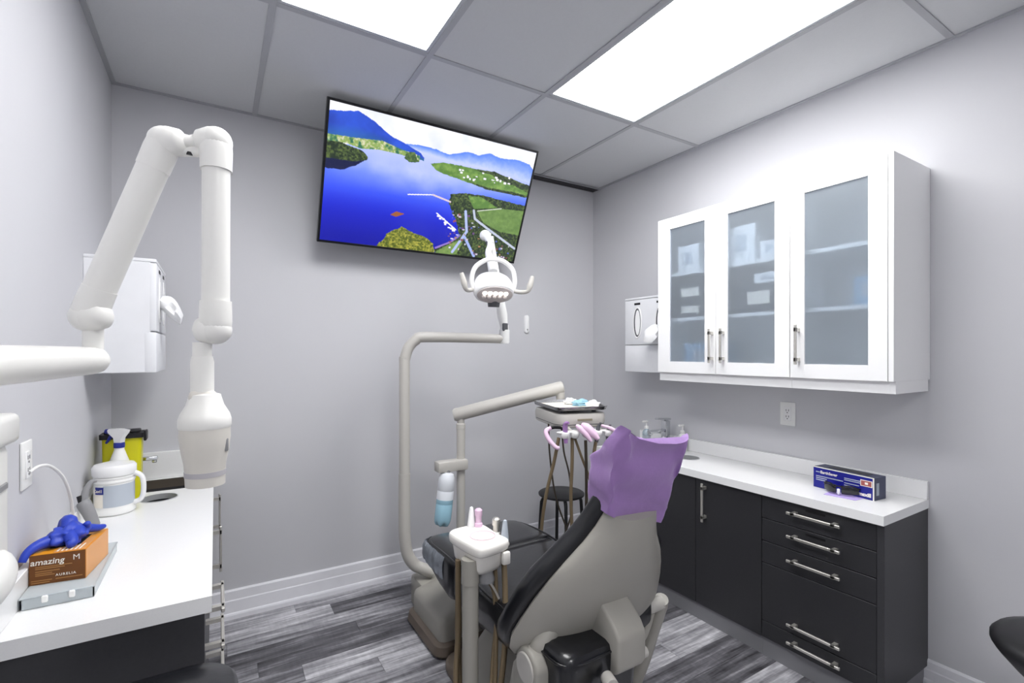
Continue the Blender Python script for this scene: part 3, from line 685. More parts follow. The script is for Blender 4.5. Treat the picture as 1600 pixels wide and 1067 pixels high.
nr = -fr[2]
text_mb('amazing', .021, lp(fr, .002, -.0009, gh*.66), fr[1], fr[3], shear=.15, bold=.0003).build('lettering', 'print_white', fp, t, smooth=False)
text_mb('M', .020, lp(fr, gw-.026, -.0009, gh*.70), fr[1], fr[3]).build('lettering', 'print_white', fp, t, smooth=False)
text_mb('AURELIA', .0085, lp(fr, gw-.060, -.0009, gh*.22), fr[1], fr[3], spacing=1.3, bold=.0002).build('lettering', 'print_white', fp, t, smooth=False)
g = MB()
for k, (a, b_, c_) in enumerate(((.012, .085, .57), (.012, .07, .51), (.012, .06, .42), (.012, .045, .35), (.012, .05, .29), (.004, .045, .12), (.004, .04, .05), (gw-.060, gw-.006, .12))):
    g.add(face_quad(fr, a, b_, -.0013, -.0007, gh*c_, gh*c_+.0022), BOXF)
g.build('small_print', 'print_tan', fp, t, smooth=False)
g = MB()
for k in range(6): g.add(face_quad(fr, .05+k*.009, .0535+k*.009, .008, .03+.004*k, gh+.0006, gh+.0012), BOXF)
g.build('stripe_print', 'print_white', tp, t, smooth=False)
obox(fr, .025, gw-.025, gd*.25, gd*.75, gh-.0002, gh+.0011).build('opening', 'gap', t, smooth=False)
# crumpled glove
def glove():
    bm = bmesh.new(); bmesh.ops.create_icosphere(bm, subdivisions=4, radius=1)
    rng = random.Random(5); ph = [rng.uniform(0, 6) for _ in range(9)]
    c = lp(fr, .052, .085, gh+.020)
    for v in bm.verts:
        x, y, z = v.co; k = 1+.16*math.sin(5*x+ph[0])*math.sin(4*y+ph[1])+.12*math.sin(9*x+ph[2]+3*z)+.10*math.sin(8*y+ph[3])*math.cos(7*z+ph[4])
        p = Vector((x*.040*k, y*.052*k, max(z*.027*k, -.018)))
        v.co = c+fr[1]*p.x+fr[2]*p.y+fr[3]*p.z
    mb = MB().bm(bm)
    def fing(pts, r): mb.tube([lp(fr, a, b_, gh+z) for a, b_, z in pts], r, 10, sub=4)
    fing([(.04, .07, .014), (.022, .045, .018), (.006, .022, .016), (-.006, .004, .006), (-.012, -.004, -.012)], [.018, .016, .013, .010, .008])
    fing([(.06, .09, .018), (.08, .11, .022), (.098, .13, .015), (.108, .15, .012)], [.018, .013, .010, .006])
    fing([(.055, .07, .022), (.065, .05, .020), (.075, .03, .012), (.068, .02, .009)], [.018, .016, .012, .008])
    fing([(.045, .095, .03), (.042, .11, .046), (.03, .125, .042), (.018, .13, .02)], [.020, .019, .016, .01])
    fing([(.075, .10, .022), (.085, .095, .036), (.09, .085, .044)], [.014, .010, .006])
    return mb
solo(glove(), 'disposable_glove', 'glove', 'crumpled blue disposable glove on top of the orange glove box', 'glove', sharp=180)
# wipes tub
wc = Vector((-.3345, 2.41, CT+.0005)); wr = .066
t = thing('wipes_tub', 'white ribbed wipes tub with blue label on the left counter', 'tub', wc)
MB().lathe([(wr-.006, 0), (wr, .006), (wr, .022), (wr-.003, .027), (wr-.003, .121), (wr, .124), (wr, .129), (wr-.003, .132), (wr-.003, .137), (wr, .140), (wr, .145), (wr-.003, .148), (wr-.003, .152)], wc, n=40).build('body', 'white_plastic', t)
MB().lathe([(wr+.001, .148), (wr+.003, .152), (wr+.003, .179), (wr-.004, .188), (wr*.5, .194), (.0005, .195)], wc, n=40, cap=False).build('lid', 'white_gloss', t)
def wrap(c, r, a0, a1, z0, z1, n=16):
    p = [[(c.x+r*math.cos(a0+(a1-a0)*k/n), c.y+r*math.sin(a0+(a1-a0)*k/n), c.z+z) for k in range(n+1)] for z in (z0, z1)]
    return MB().add(p[0]+p[1], [(k, k+1, n+2+k, n+1+k) for k in range(n)])
va = math.atan2(-wc.y, -wc.x)     # towards camera
wrap(wc, wr-.0022, va-.55, va+1.35, .034, .116).build('paper_label', 'print_grey', t)
lb = wrap(wc, wr-.0016, va-1.05, va-.52, .085, .112).build('blue_label', 'navy', t)
lb2 = wrap(wc, wr-.0018, va-1.15, va-.56, .034, .084).build('white_label', 'print_white', t)
a = va-.78; rr = Vector((-math.sin(a), math.cos(a), 0)); cc = wc+Vector((math.cos(a), math.sin(a), 0))*(wr+.0006)
text_mb('Cavi1', .016, cc-rr*.020+Vector((0, 0, .093)), rr, (0, 0, 1), align='LEFT', bold=.0004).build('lettering', 'print_white', lb, t, smooth=False)
a = va+1.25; d1 = Vector((math.cos(a), math.sin(a), 0))
MB().tube([wc+d1*(wr-.006)+Vector((0, 0, .151)), wc+d1*(wr+.022)+Vector((0, 0, .132)), wc+d1*(wr+.028)+Vector((0, 0, .084)), wc+d1*(wr+.020)+Vector((0, 0, .045)), wc+d1*(wr-.008)+Vector((0, 0, .031))], [.010, .009, .009, .009, .010], 12, sub=5).build('handle', 'white_gloss', t)
# spray bottle behind the tub
sb = Vector((-.335, 2.525, CT+.0005)); k_ = Vector((CS, -SN, 0))
t = thing('spray_bottle', 'white spray bottle with navy trigger standing behind the wipes tub', 'spray bottle', sb)
MB().lathe([(.036, 0), (.040, .008), (.040, .10), (.037, .15), (.031, .18), (.022, .207), (.0165, .224), (.0165, .233)], sb, n=28).build('bottle', 'white_plastic', t)
MB().lathe([(.0185, .231), (.019, .236), (.019, .248), (.0175, .252)], sb, n=24).build('collar', 'navy', t)
hb = sb+Vector((0, 0, .250))
def quadloft(secs):
    return MB().ring_loft([[c+k_*a+Vector((SN, CS, 0))*b_ for a, b_ in ((-w1, -dp), (w2, -dp), (w2, dp), (-w1, dp))] for c, w1, w2, dp in secs])
quadloft([(hb, .013, .013, .011), (hb+Vector((0, 0, .022)), .016, .016, .012), (hb+Vector((0, 0, .042)), .038, .032, .012), (hb+Vector((0, 0, .052)), .040, .036, .012), (hb+Vector((0, 0, .058)), .036, .010, .010)]).build('spray_head', 'white_gloss', t, sharp=50)
c = hb+Vector((0, 0, .046))-k_*.046
MB().tube([c-k_*.008, c+k_*.012], [.010, .012], 12).build('nozzle', 'navy', t)
MB().tube([hb+Vector((0, 0, .036))-k_*.020, hb+Vector((0, 0, .026))-k_*.034, hb+Vector((0, 0, .008))-k_*.046, hb+Vector((0, 0, -.002))-k_*.054], [.007, .007, .0055, .004], 10, sub=3).build('trigger', 'navy', t)
# sharps bin
t = thing('sharps_bin', 'yellow sharps bin with black lid in the left corner', 'bin', (-.345, 2.635, CT))
def taper(x0, x1, y0, y1, z0, z1, k):
    return MB().ring_loft([[(p[0], p[1], z0) for p in rrect((x0+x1)/2, (y0+y1)/2, (x1-x0)/2*k, (y1-y0)/2*k, .012)], [(p[0], p[1], z1) for p in rrect((x0+x1)/2, (y0+y1)/2, (x1-x0)/2, (y1-y0)/2, .012)]])
taper(-.400, -.268, 2.575, 2.655, CT+.0005, 1.048, .93).build('body', 'yellow', t, sharp=30)
f = taper(-.408, -.260, 2.567, 2.663, 1.046, 1.066, 1.0); f.build('lid', 'black', t, sharp=30)
MB().rbox(-.395, -.275, 2.585, 2.645, 1.065, 1.078, .005, 2).build('lid_flap', 'black', t)
MB().rbox(-.262, -.252, 2.585, 2.645, 1.028, 1.07, .003, 1).build('lid_clip', 'black', t)
# curing light / grey handpiece
hp = Vector((-.372, 2.19, CT))
t = thing('curing_light', 'grey handheld curing light leaning beside the wipes tub', 'curing light', hp)
MB().rbox(hp.x-.028, hp.x+.03, hp.y-.03, hp.y+.03, CT+.0005, CT+.02, .008, 2).build('cradle', 'white_plastic', t)
MB().tube([hp+Vector((.015, 0, .018)), hp+Vector((0, .005, .06)), hp+Vector((-.015, .01, .095)), hp+Vector((-.02, .012, .105))], [.016, .019, .021, .016], 16, sub=3).build('grip', 'grey_plastic', t)
MB().tube([hp+Vector((-.02, .012, .10)), hp+Vector((-.028, .014, .125))], [.011, .009], 14).build('button_ring', 'black', t)
MB().tube([hp+Vector((-.018, .012, .10)), hp+Vector((-.012, .02, .14)), hp+Vector((0, .03, .165)), hp+Vector((.014, .035, .168))], [.012, .010, .008, .007], 12, sub=4).build('light_guide', 'grey_plastic', t)

# ------------------------------------------------------------------ right counter items
fr = local_box((2.362, 1.192, CT+.0005), -PI/2-.09, 0, 0, 0)   # right axis runs toward the camera along -Y
bw, bd, bh = .252, .088, .094
t = thing('supply_box', 'navy blue cardboard supply box lying on the right counter', 'box', fr[0])
# axes: a along -Y, b along +X (depth), front face at b=0
obox(fr, 0, bw, 0, bd, 0, bh).build('carton', 'card_side', t, smooth=False)
fp = obox(fr, .001, bw-.001, -.0008, .0002, .001, bh-.001).build('front_panel', 'navy_card', t, smooth=False)
obox(fr, .0, bw, -.0009, .002, bh-.003, bh+.0006).build('edge_stripe', 'print_white', t, smooth=False)
obox(fr, bw-.004, bw+.0006, -.001, .001, 0, bh).build('edge_stripe', 'print_white', t, smooth=False)
obox(fr, .05, bw-.04, bd*.35, bd*.8, bh-.0002, bh+.0008).build('opening', 'black', t, smooth=False)
text_mb('EarthSaver', .017, lp(fr, .032, -.0009, bh*.72), fr[1], fr[3], bold=.0005).build('lettering', 'print_white', fp, t, smooth=False)
text_mb('maxill', .021, lp(fr, bw-.060, -.0009, bh*.12), fr[1], fr[3], bold=.001).build('lettering', 'print_white', fp, t, smooth=False)
g = MB()
for a0, a1, c_ in ((.012, .03, .75), (.012, .13, .55), (.012, .06, .46), (.012, .055, .37), (.135, .20, .72), (.135, .20, .64), (.135, .195, .50), (.135, .16, .40), (.135, .155, .30)):
    g.add(face_quad(fr, a0, a1, -.0014, -.0007, bh*c_, bh*c_+.0035), BOXF)
g.build('small_print', 'print_grey', fp, t, smooth=False)
pt = obox(fr, bw-.052, bw-.006, -.0013, -.0006, bh*.56, bh*.84).build('size_label_border', 'print_white', fp, t, smooth=False)
obox(fr, bw-.049, bw-.009, -.0018, -.0012, bh*.59, bh*.81).build('size_label', 'red_label', fp, t, smooth=False)
obox(fr, bw-.034, bw-.022, -.0022, -.0017, bh*.65, bh*.75).build('size_mark', 'print_white', fp, t, smooth=False)
g = MB()
for k in range(5): g.add(face_quad(fr, bw-.0002, bw+.0008, .018+.004*k, .020+.004*k, bh*.2, bh*.75), BOXF)
g.build('small_print', 'print_grey', t, smooth=False)
cdp = [(2.262, 1.10), (2.280, .985), (2.40, .975), (2.385, 1.115)]
o = solo(MB().prism([(x, y, CT+.0004) for x, y in cdp], (0, 0, .0012)), 'paper_card', 'lilac_card', 'lilac paper card lying under the dark sunglasses', 'card', smooth=False)
# sunglasses
t = thing('safety_glasses', 'dark wraparound safety glasses resting on the lilac card', 'glasses', (2.32, 1.04, CT+.0016))
GC = Vector((2.302, 1.058, CT+.002)); gr = Vector((.10, -1, 0)).normalized(); gf = Vector((1, .10, 0)).normalized()
def gpt(a, b_, z): return GC+gr*a+gf*b_+Vector((0, 0, z))
for s_ in (-1, 1):
    rings = []
    for k in range(9):
        q = k/8; a = s_*(.010+.056*q); b_ = .030*q*q; hgt = .019*(1-.35*q*q)
        zc = .026-.004*q
        rings.append([gpt(a, b_, zc-hgt), gpt(a, b_-.003, zc), gpt(a, b_, zc+hgt*.9), gpt(a, b_+.003, zc+hgt*.9), gpt(a, b_+.0, zc), gpt(a, b_+.003, zc-hgt)])
    MB().ring_loft(rings).build('lens', 'lens', t)
    MB().tube([gpt(s_*.012, 0, .030), gpt(s_*.03, .003, .044), gpt(s_*.05, .015, .042), gpt(s_*.066, .03, .034), gpt(s_*.070, .07, .034), gpt(s_*.066, .12, .02), gpt(s_*.064, .135, .005)], [.003, .003, .003, .004, .0035, .003, .0035], 8, sub=4).build('temple', 'black', t)
MB().tube([gpt(-.014, 0, .036), gpt(0, -.004, .040), gpt(.014, 0, .036)], .003, 8, sub=3).build('bridge', 'black', t)
MB().rbox(GC.x-.006, GC.x+.003, GC.y-.006, GC.y+.006, CT+.004, CT+.030, .003, 1).build('nose_pad', 'white_plastic', t)
# faucet and soaps on right
fc = Vector((2.475, 2.155, CT))
t = thing('faucet', 'square chrome faucet with flat lever at the right counter sink', 'faucet', fc)
MB().lathe([(.026, 0), (.026, .004), (.022, .006)], fc).build('base_ring', 'chrome', t)
MB().rbox(fc.x-.020, fc.x+.020, fc.y-.020, fc.y+.020, CT+.004, .968, .003, 2).build('column', 'chrome', t)
MB().rbox(fc.x-.155, fc.x-.015, fc.y-.014, fc.y+.014, .895, .916, .003, 2).rbox(fc.x-.152, fc.x-.128, fc.y-.010, fc.y+.010, .884, .896, .002, 1).build('spout', 'chrome', t)
MB().rbox(fc.x-.095, fc.x+.020, fc.y-.017, fc.y+.017, .972, .984, .003, 2, Matrix.Translation(fc) @ Matrix.Rotation(.06, 4, 'Y') @ Matrix.Translation(-fc)).cyl(fc+Vector((0, 0, .18)), fc+Vector((0, 0, .19)), .016).build('lever', 'chrome', t)
def pump(c, label, m):
    t = thing('soap_bottle', label, 'soap bottle', c)
    MB().lathe([(.024, .0005), (.027, .004), (.027, .085), (.022, .10), (.012, .108), (.012, .114)], c).build('bottle', m, t)
    MB().lathe([(.014, .112), (.014, .126), (.009, .129), (.0045, .131), (.0045, .158)], c, n=18).build('pump_collar', 'white_plastic', t)
    MB().rbox(c.x-.034, c.x+.010, c.y-.008, c.y+.008, c.z+.155, c.z+.166, .004, 2).build('pump_head', 'white_plastic', t)
    MB().lathe([(.0274, .03), (.0274, .07)], c, cap=False).build('paper_label', 'print_grey', t)
pump(Vector((2.455, 2.30, CT)), 'clear soap pump bottle left of the chrome faucet', 'soap')
pump(Vector((2.515, 2.055, CT)), 'white soap pump bottle right of the chrome faucet', 'white_plastic')

# ------------------------------------------------------------------ low black stool by the back wall
sc_ = Vector((2.03, 2.675, 0))
t = thing('stacking_stool', 'round black stacking stool against the back wall', 'stool', sc_)
MB().lathe([(.0005, .427), (.150, .427), (.157, .432), (.157, .442), (.150, .447), (.0005, .449)], sc_, n=40, cap=False).build('seat', 'stool_black', t)
for k in range(4):
    a = PI/4+k*PI/2+.35; d1 = Vector((math.cos(a), math.sin(a), 0))
    MB().tube([sc_+d1*.04+Vector((0, 0, .420)), sc_+d1*.10+Vector((0, 0, .420)), sc_+d1*.125+Vector((0, 0, .412)), sc_+d1*.138+Vector((0, 0, .385)), sc_+d1*.150+Vector((0, 0, .20)), sc_+d1*.162+Vector((0, 0, .0))], .0115, 12).build('leg', 'stool_black', t)

# ------------------------------------------------------------------ operator stools (edges seen at the bottom of the photo)
def stool_base(t, c, z):
    MB().cyl(c+Vector((0, 0, .09)), c+Vector((0, 0, z)), .024).cyl(c+Vector((0, 0, .05)), c+Vector((0, 0, .28)), .034).build('gas_column', 'black', t)
    for k in range(5):
        a = k*2*PI/5+.3; d1 = Vector((math.cos(a), math.sin(a), 0))
        MB().tube([c+Vector((0, 0, .095)), c+d1*.12+Vector((0, 0, .085)), c+d1*.21+Vector((0, 0, .068))], [.024, .02, .015], 10).build('base_arm', 'stool_black', t)
        p = c+d1*.21; q = Vector((-d1.y, d1.x, 0))
        MB().cyl(p+q*-.012+Vector((0, 0, .026)), p+q*.012+Vector((0, 0, .026)), .026, n=16).cyl(p+Vector((0, 0, .03)), p+Vector((0, 0, .07)), .008, n=8).build('caster', 'black', t)
c = Vector((-.14, 1.165, 0))
t = thing('operator_stool', 'black padded stool cushion peeking up at the bottom left edge', 'stool', c)
rings = [[(p[0], p[1], z) for p in rrect(c.x, c.y, .185*k, .215*k, .09*k)] for k, z in ((.86, .615), (.97, .622), (1.0, .640), (.985, .658), (.94, .669), (.8, .676), (.5, .679))]
MB().ring_loft(rings).build('seat', 'leather', t, sharp=60)
MB().rbox(c.x-.1, c.x+.1, c.y-.1, c.y+.1, .595, .616, .006, 1).build('seat_plate', 'black', t)
stool_base(t, c, .60)
c = Vector((2.095, .315, 0))
t = thing('operator_stool', 'black padded stool seat cut off by the right edge', 'stool', c)
MB().lathe([(.06, .40), (.10, .415), (.155, .470), (.195, .517), (.206, .536), (.206, .548), (.196, .560), (.165, .570), (.10, .578), (.0005, .581)], c, n=40).build('seat', 'stool_black', t, sharp=60)
stool_base(t, c, .41)

# ------------------------------------------------------------------ dental chair
CX = 1.105
t = chair = thing('dental_chair', 'black upholstered dental chair with beige shell facing the television', 'dental chair', (CX, 1.8, 0))
NF = Vector((0, .9085, .418)); 
def bc(z): return Vector((CX, 1.29-.46*(z-.48), z))
WZ = [(.400, .215), (.415, .262), (.44, .308), (.475, .335), (.52, .342), (.58, .322), (.64, .296), (.70, .262), (.76, .217), (.82, .170), (.87, .142), (.92, .125), (.97, .112), (1.02, .098)]
rings = []
for z, w_ in WZ[:-2]:
    c = bc(z); e = min(1, (z-.40)/.10) if z < .5 else min(1, max(.25, (.98-z)/.15)); r = []
    bl = .022+.055*e
    for k in range(21):
        u_ = -1+2*k/20; r.append(c+Vector((u_*(w_-.016), 0, 0))-NF*(bl*(1-abs(u_)**3.0)-.012*abs(u_)**3))
    for k in range(20, -1, -1):
        u_ = -1+2*k/20; r.append(c+Vector((u_*(w_-.028), 0, 0))+NF*.030)
    rings.append(r)
MB().ring_loft(rings).build('back_shell', 'beige', t, sharp=60)
rings = []
for i, (z, w_) in enumerate(WZ):
    c = bc(z); q = i/(len(WZ)-1); th = .105-.03*q; e = .6 if i in (0, len(WZ)-1) else 1
    sec = []
    for k in range(28):
        a = 2*PI*k/28; ca, sa = math.cos(a), math.sin(a)
        xx = math.copysign(abs(ca)**.45, ca); nn = math.copysign(abs(sa)**.6, sa)
        dish = -.018*(1-xx*xx) if nn > 0 else 0
        sec.append(c+Vector((xx*w_*(.97+.03*e)*(1+.07*max(0, 1-abs(z-.70)/.16)), 0, 0))+NF*(.012+th/2+nn*th/2*e+dish))
    rings.append(sec)
MB().ring_loft(rings).build('back_cushion', 'leather', t, sharp=70)
# headrest inside its cover
hc = bc(1.03)
MB().ell(hc+NF*.05, .095, .035, .085, 20).build('headrest', 'leather', t)
MB().rbox(hc.x-.03, hc.x+.03, 1.155, 1.17, .90, 1.02, .004, 1).build('headrest_bar', 'nickel', t)
rng = random.Random(11); NB, NR = 48, 22
b0 = Vector((1.108, 1.075, .893)); b1 = Vector((1.086, .968, 1.155)); rings = []
for j in range(NR+1):
    q = j/NR; c = b0.lerp(b1, q); dp = .105+.02*math.sin(q*PI) if q < .45 else .118*(1-(q-.45)/.55)**.8+.012
    hx = .118+.012*math.sin(q*PI)+.006*q; ring = []
    for k in range(NB):
        a = 2*PI*k/NB; ca, sa = math.cos(a), math.sin(a)
        xx = math.copysign(abs(ca)**.27, ca); nn = .5+.5*math.copysign(abs(sa)**.27, sa)
        wob = .0045*math.sin(7*q+3*a)+.003*math.sin(15*q-5*a)+.006*math.sin(4*a+9*q)*(q > .15)
        p = c+Vector((xx*(hx+wob*.6), 0, 0))+NF*(nn*dp-.0+wob)
        tt = max(0, (q-.6)/.4)
        p.z += tt*(.034*abs(xx)**3-.014)-(.022*nn if q < .1 else 0)-.012*(1-xx*xx)*(q < .05)
        p.z -= .030*xx*(1-.25*q)
        p.x += .006*tt*math.copysign(abs(xx)**3, xx)
        ring.append(p)
    rings.append(ring)
o = thing('headrest_cover', 'purple disposable cover pulled over the chair headrest', 'cover', (1.1, 1.1, .89))
MB().ring_loft(rings, False, True).build('fabric', 'purple', o, sharp=55)
# seat and leg rest
def pad(sec, name, m, edge=.03):
    """sec: list of (y, halfwidth, ztop, zbot)"""
    rings = []
    for y, w_, zt, zb in sec:
        r = []; zc = (zt+zb)/2; hz_ = (zt-zb)/2
        for k in range(32):
            a = 2*PI*k/32; ca, sa = math.cos(a), math.sin(a)
            xx = math.copysign(abs(ca)**.40, ca); zz = math.copysign(abs(sa)**.38, sa)
            r.append((CX+xx*w_, y, zc+zz*hz_-(.012*(1-xx*xx) if zz > 0 else 0)))
        rings.append(r)
    return MB().ring_loft(rings).build(name, m, t, sharp=70)
pad([(1.235, .235, .50, .42), (1.25, .255, .525, .405), (1.30, .268, .538, .39), (1.45, .272, .540, .38), (1.65, .272, .545, .36), (1.80, .268, .552, .35), (1.845, .262, .548, .36), (1.86, .25, .53, .38)], 'seat_cushion', 'leather')
pad([(1.845, .25, .535, .36), (1.858, .262, .552, .345), (1.90, .268, .556, .335), (2.0, .268, .552, .355), (2.10, .264, .546, .385), (2.16, .256, .540, .40), (2.195, .24, .532, .412), (2.215, .20, .518, .43), (2.222, .15, .50, .45)], 'leg_rest', 'leather')
for y0, pts in ((0, [(1.0, 1.86), (.6, 1.868), (0, 1.87), (-.6, 1.868), (-1, 1.86)]),):
    MB().tube([(CX+u_*.235, y, .545-.008*(1-u_*u_)) for u_, y in pts], .004, 8, sub=5).build('seam', 'black', t)
for s_ in (-1, 1):
    MB().tube([(CX+s_*w_, y, z) for y, w_, z in ((1.27, .248, .514), (1.5, .258, .519), (1.8, .254, .527), (1.95, .256, .531), (2.1, .252, .523), (2.17, .232, .518))], .0045, 8, sub=4).build('piping', 'leather', t)
# crinkled clear foot cover on the side of the leg rest
n = 40; v = []; 
for k in range(n+1):
    q = k/n; y = 1.945+.265*q; x = CX-.269+.014*(q**6)+(-.007 if k % 2 else .003)*(.4+.6*random.random())
    if q > .9: x += (q-.9)*.35
    for z, dx in ((.522-.005*q, .008), (.50, -.002), (.46, -.004), (.425+.012*q, .0)): v.append((x+dx, y, z))
MB().add(v, [(k*4+i, (k+1)*4+i, (k+1)*4+i+1, k*4+i+1) for k in range(n) for i in range(3)]).build('foot_cover', mat('crinkled_film', 'a9afb8', .18, metal=.55, noise=(60, .3), coat=.6), t, sharp=20)
# rear of the seat, seen below the backrest
rings = [[(p[0], p[1], z) for p in rrect(1.0, 1.225, .152*k, .125*k, .04)] for k, z in ((.86, .16), (.90, .20), (.97, .41), (1.0, .480), (1.0, .500), (.95, .518), (.8, .525))]
MB().ring_loft(rings).build('rear_cushion', 'leather', t, sharp=50)
MB().tube([(.847, 1.22, .497), (.860, 1.115, .499), (1.0, 1.099, .499), (1.14, 1.115, .499)], .004, 8, sub=4).build('piping', 'leather', t)
# recline bracket: YZ profile extruded in X
prof = [(1.22, .665), (1.165, .640), (1.085, .575), (1.066, .545), (1.066, .455), (1.085, .430), (1.26, .430)]
bm = bmesh.new()
mbp = MB().prism([(1.022, y, z) for y, z in prof], (.116, 0, 0))
bmv = [bm.verts.new(p) for p in mbp.v]; [bm.faces.new([bmv[i] for i in f]) for f in mbp.f]
bmesh.ops.bevel(bm, geom=bm.edges[:], offset=.010, segments=2, profile=.5, affect='EDGES', clamp_overlap=True)
br = MB().bm(bm).build('recline_bracket', 'beige', t, sharp=50)
MB().cyl((1.14, 1.10, .455), (1.166, 1.10, .455), .018).build('bolt', 'beige_light', br, t)
ln = MB().tube([(.905, 1.06, .385), (.935, 1.055, .388), (.965, 1.058, .405), (.985, 1.062, .430)], [.014, .016, .017, .017], 14, sub=4).tube([(.905, 1.06, .385), (.87, 1.08, .405), (.85, 1.10, .42)], [.014, .011, .005], 12, sub=3).build('lift_link', 'beige', t)
MB().cyl((.992, 1.085, .440), (.978, 1.045, .440), .020).build('bolt', 'beige_light', ln, t)
MB().cyl((.9795, 1.048, .440), (.977, 1.0415, .440), .009).build('bolt_socket', 'gap', ln, t)
# side arm pivots
def pivot(x0, x1, prof, cap, name):
    bm = bmesh.new(); mbp = MB().prism([(x0, y, z) for y, z in prof], (x1-x0, 0, 0))
    bv = [bm.verts.new(p) for p in mbp.v]; [bm.faces.new([bv[i] for i in f]) for f in mbp.f]
    bmesh.ops.bevel(bm, geom=bm.edges[:], offset=.011, segments=3, profile=.5, affect='EDGES', clamp_overlap=True)
    return MB().bm(bm).build(name, 'beige', t, sharp=55)
arc = [(1.245+.062*math.cos(a), .440+.062*math.sin(a)) for a in [PI*(-.1+k*.13) for k in range(9)]]
pv = pivot(.808, .868, arc+[(1.20, .30), (1.19, .12), (1.40, .10), (1.36, .30)], None, 'arm_pivot')
MB().lathe([(.046, 0), (.046, .003), (.043, .0055), (.0005, .006)], (.809, 1.247, .440), (-1, 0, 0), 32, cap=False).build('pivot_cap', 'beige_light', pv, t)
MB().lathe([(.0475, .0), (.0475, .0012), (.0462, .0012)], (.8095, 1.247, .440), (-1, 0, 0), 32, cap=False).build('cap_groove', 'gap', pv, t)
MB().tube([(.848, 1.25, .45), (.862, 1.24, .50), (.895, 1.24, .535), (.95, 1.25, .55)], [.036, .034, .034, .03], 14, sub=4).build('shell_link', 'beige', t)
MB().tube([(1.435, 1.27, .475), (1.442, 1.285, .44), (1.430, 1.31, .34), (1.41, 1.35, .20), (1.385, 1.40, .06)], [.026, .028, .026, .030, .036], 16, sub=5).build('side_strut', 'beige', t)
MB().cyl((1.375, 1.285, .455), (1.44, 1.275, .46), .026).build('strut_pivot', 'beige_light', t)
MB().tube([(1.40, 1.29, .43), (1.34, 1.27, .37), (1.26, 1.24, .38)], .016, 10, sub=4).build('strut_brace', 'beige', t)
# body, column, base
MB().rbox(CX-.17, CX+.17, 1.30, 1.95, .25, .39, .03, 3).build('seat_frame', 'black', t)
MB().ring_loft([[(p[0], p[1], z) for p in rrect(CX-.02, 1.52, .22*k, .30*k, .06)] for k, z in ((1.0, .045), (.98, .14), (.86, .24), (.72, .32))]).build('lift_housing', 'beige', t, sharp=50)
MB().ring_loft([[(p[0], p[1], z) for p in rrect(CX-.01, 1.62, .235*k, .42*k, .09)] for k, z in ((.985, 0.001), (1.0, .012), (1.0, .035), (.97, .046))]).build('base_plate', 'brown_rim', t)
# front junction cover
def poly_loft(levels):
    return MB().ring_loft([[(p[0], p[1], z+dz(p)) for p in rrect(cx, cy, hx, hy, r)] for cx, cy, hx, hy, r, z, dz in levels])
z0f = lambda p: 0
slope = lambda p: .22*(p[0]-.88)
poly_loft([(1.06, 2.265, .200, .215, .06, .004, z0f), (1.06, 2.265, .208, .222, .06, .018, z0f), (1.06, 2.265, .200, .215, .05, .055, z0f), (1.06, 2.265, .185, .20, .04, .066, z0f)]).build('junction_rim', 'brown_rim', t)
poly_loft([(1.06, 2.265, .178, .192, .035, .06, z0f), (1.06, 2.265, .178, .192, .035, .135, lambda p: .10*(p[0]-.88)), (1.06, 2.265, .172, .186, .03, .155, slope), (1.06, 2.265, .155, .17, .03, .166, slope), (1.06, 2.265, .08, .09, .03, .172, slope)]).build('junction_cover', 'beige', t, sharp=50)
MB().rbox(.93, 1.30, 2.40, 2.62, .005, .17, .02, 2).build('junction_socket', 'beige', t)

# ------------------------------------------------------------------ operatory light on its pole
J = Vector((.873, 2.548, 0)); AE = at(788, 530, 2.75)
t = thing('dental_light', 'overhead dental light on a bent beige pole beside the chair', 'dental light', (J.x, J.y, .25))
d1 = (Vector((AE.x, AE.y, 0))-J).normalized()
low = [Vector((1.02, 2.50, .20)), Vector((.965, 2.52, .225)), Vector((.925, 2.535, .25)), Vector((.892, 2.545, .305)), Vector((.877, 2.548, .38)), Vector((.873, 2.548, .50))]
MB().tube(low+[Vector((.873, 2.548, .75))], .0315, 20, sub=5).build('lower_pole', 'beige_light', t, sharp=60)
up = [Vector((.873, 2.548, .75)), Vector((.873, 2.548, 1.33)), Vector((.873, 2.548, 1.37))+d1*.002, Vector((.873, 2.548, 1.432))+d1*.022, Vector((.873, 2.548, 1.474))+d1*.062, Vector((.873, 2.548, 1.490))+d1*.120, Vector((AE.x, AE.y, 1.483))-d1*.03, Vector((AE.x, AE.y, 1.482))]
MB().tube(up, [.029]*6+[.026, .026], 20, sub=4).build('upper_pole', 'beige_light', t, sharp=60)
MB().lathe([(.026, -.03), (.029, -.022), (.029, .045), (.024, .05), (.024, .075)], (AE.x, AE.y, 1.486), n=24).build('swivel', 'white_plastic', t)
S0_ = Vector((AE.x, AE.y, 1.54)); S1_ = at(758, 368, 2.72)
S2_ = S1_+rt*.030+Vector((0, 0, -.006)); MB().tube([S0_, S0_+(S2_-S0_)*.15, S0_+(S2_-S0_)*.42, S2_], [.020, .029, .022, .016], 18).build('lift_arm', 'white_plastic', t)
MB().rbox(S0_.x-.022, S0_.x+.010, S0_.y-.026, S0_.y-.012, S0_.z-.015, S0_.z+.03, .003, 1).build('arm_hinge', 'grey_dark', t)
MB().ell(S1_, .031, n=20).tube([S1_, S2_], [.022, .020], 16).build('top_joint', 'white_plastic', t)
HC = at(771, 452, 2.52); K1 = at(767, 418, 2.56)
MB().tube([S1_+Vector((0, -.02, -.012)), S1_+Vector((.003, -.06, -.06))], .019, 16).tube([S1_+Vector((.003, -.06, -.06)), S1_.lerp(K1, .55), S1_.lerp(K1, .75)+Vector((.006, 0, 0)), K1+Vector((.012, .0, -.02))], [.016, .017, .022, .024], 16, sub=3).build('drop_link', 'white_plastic', t)
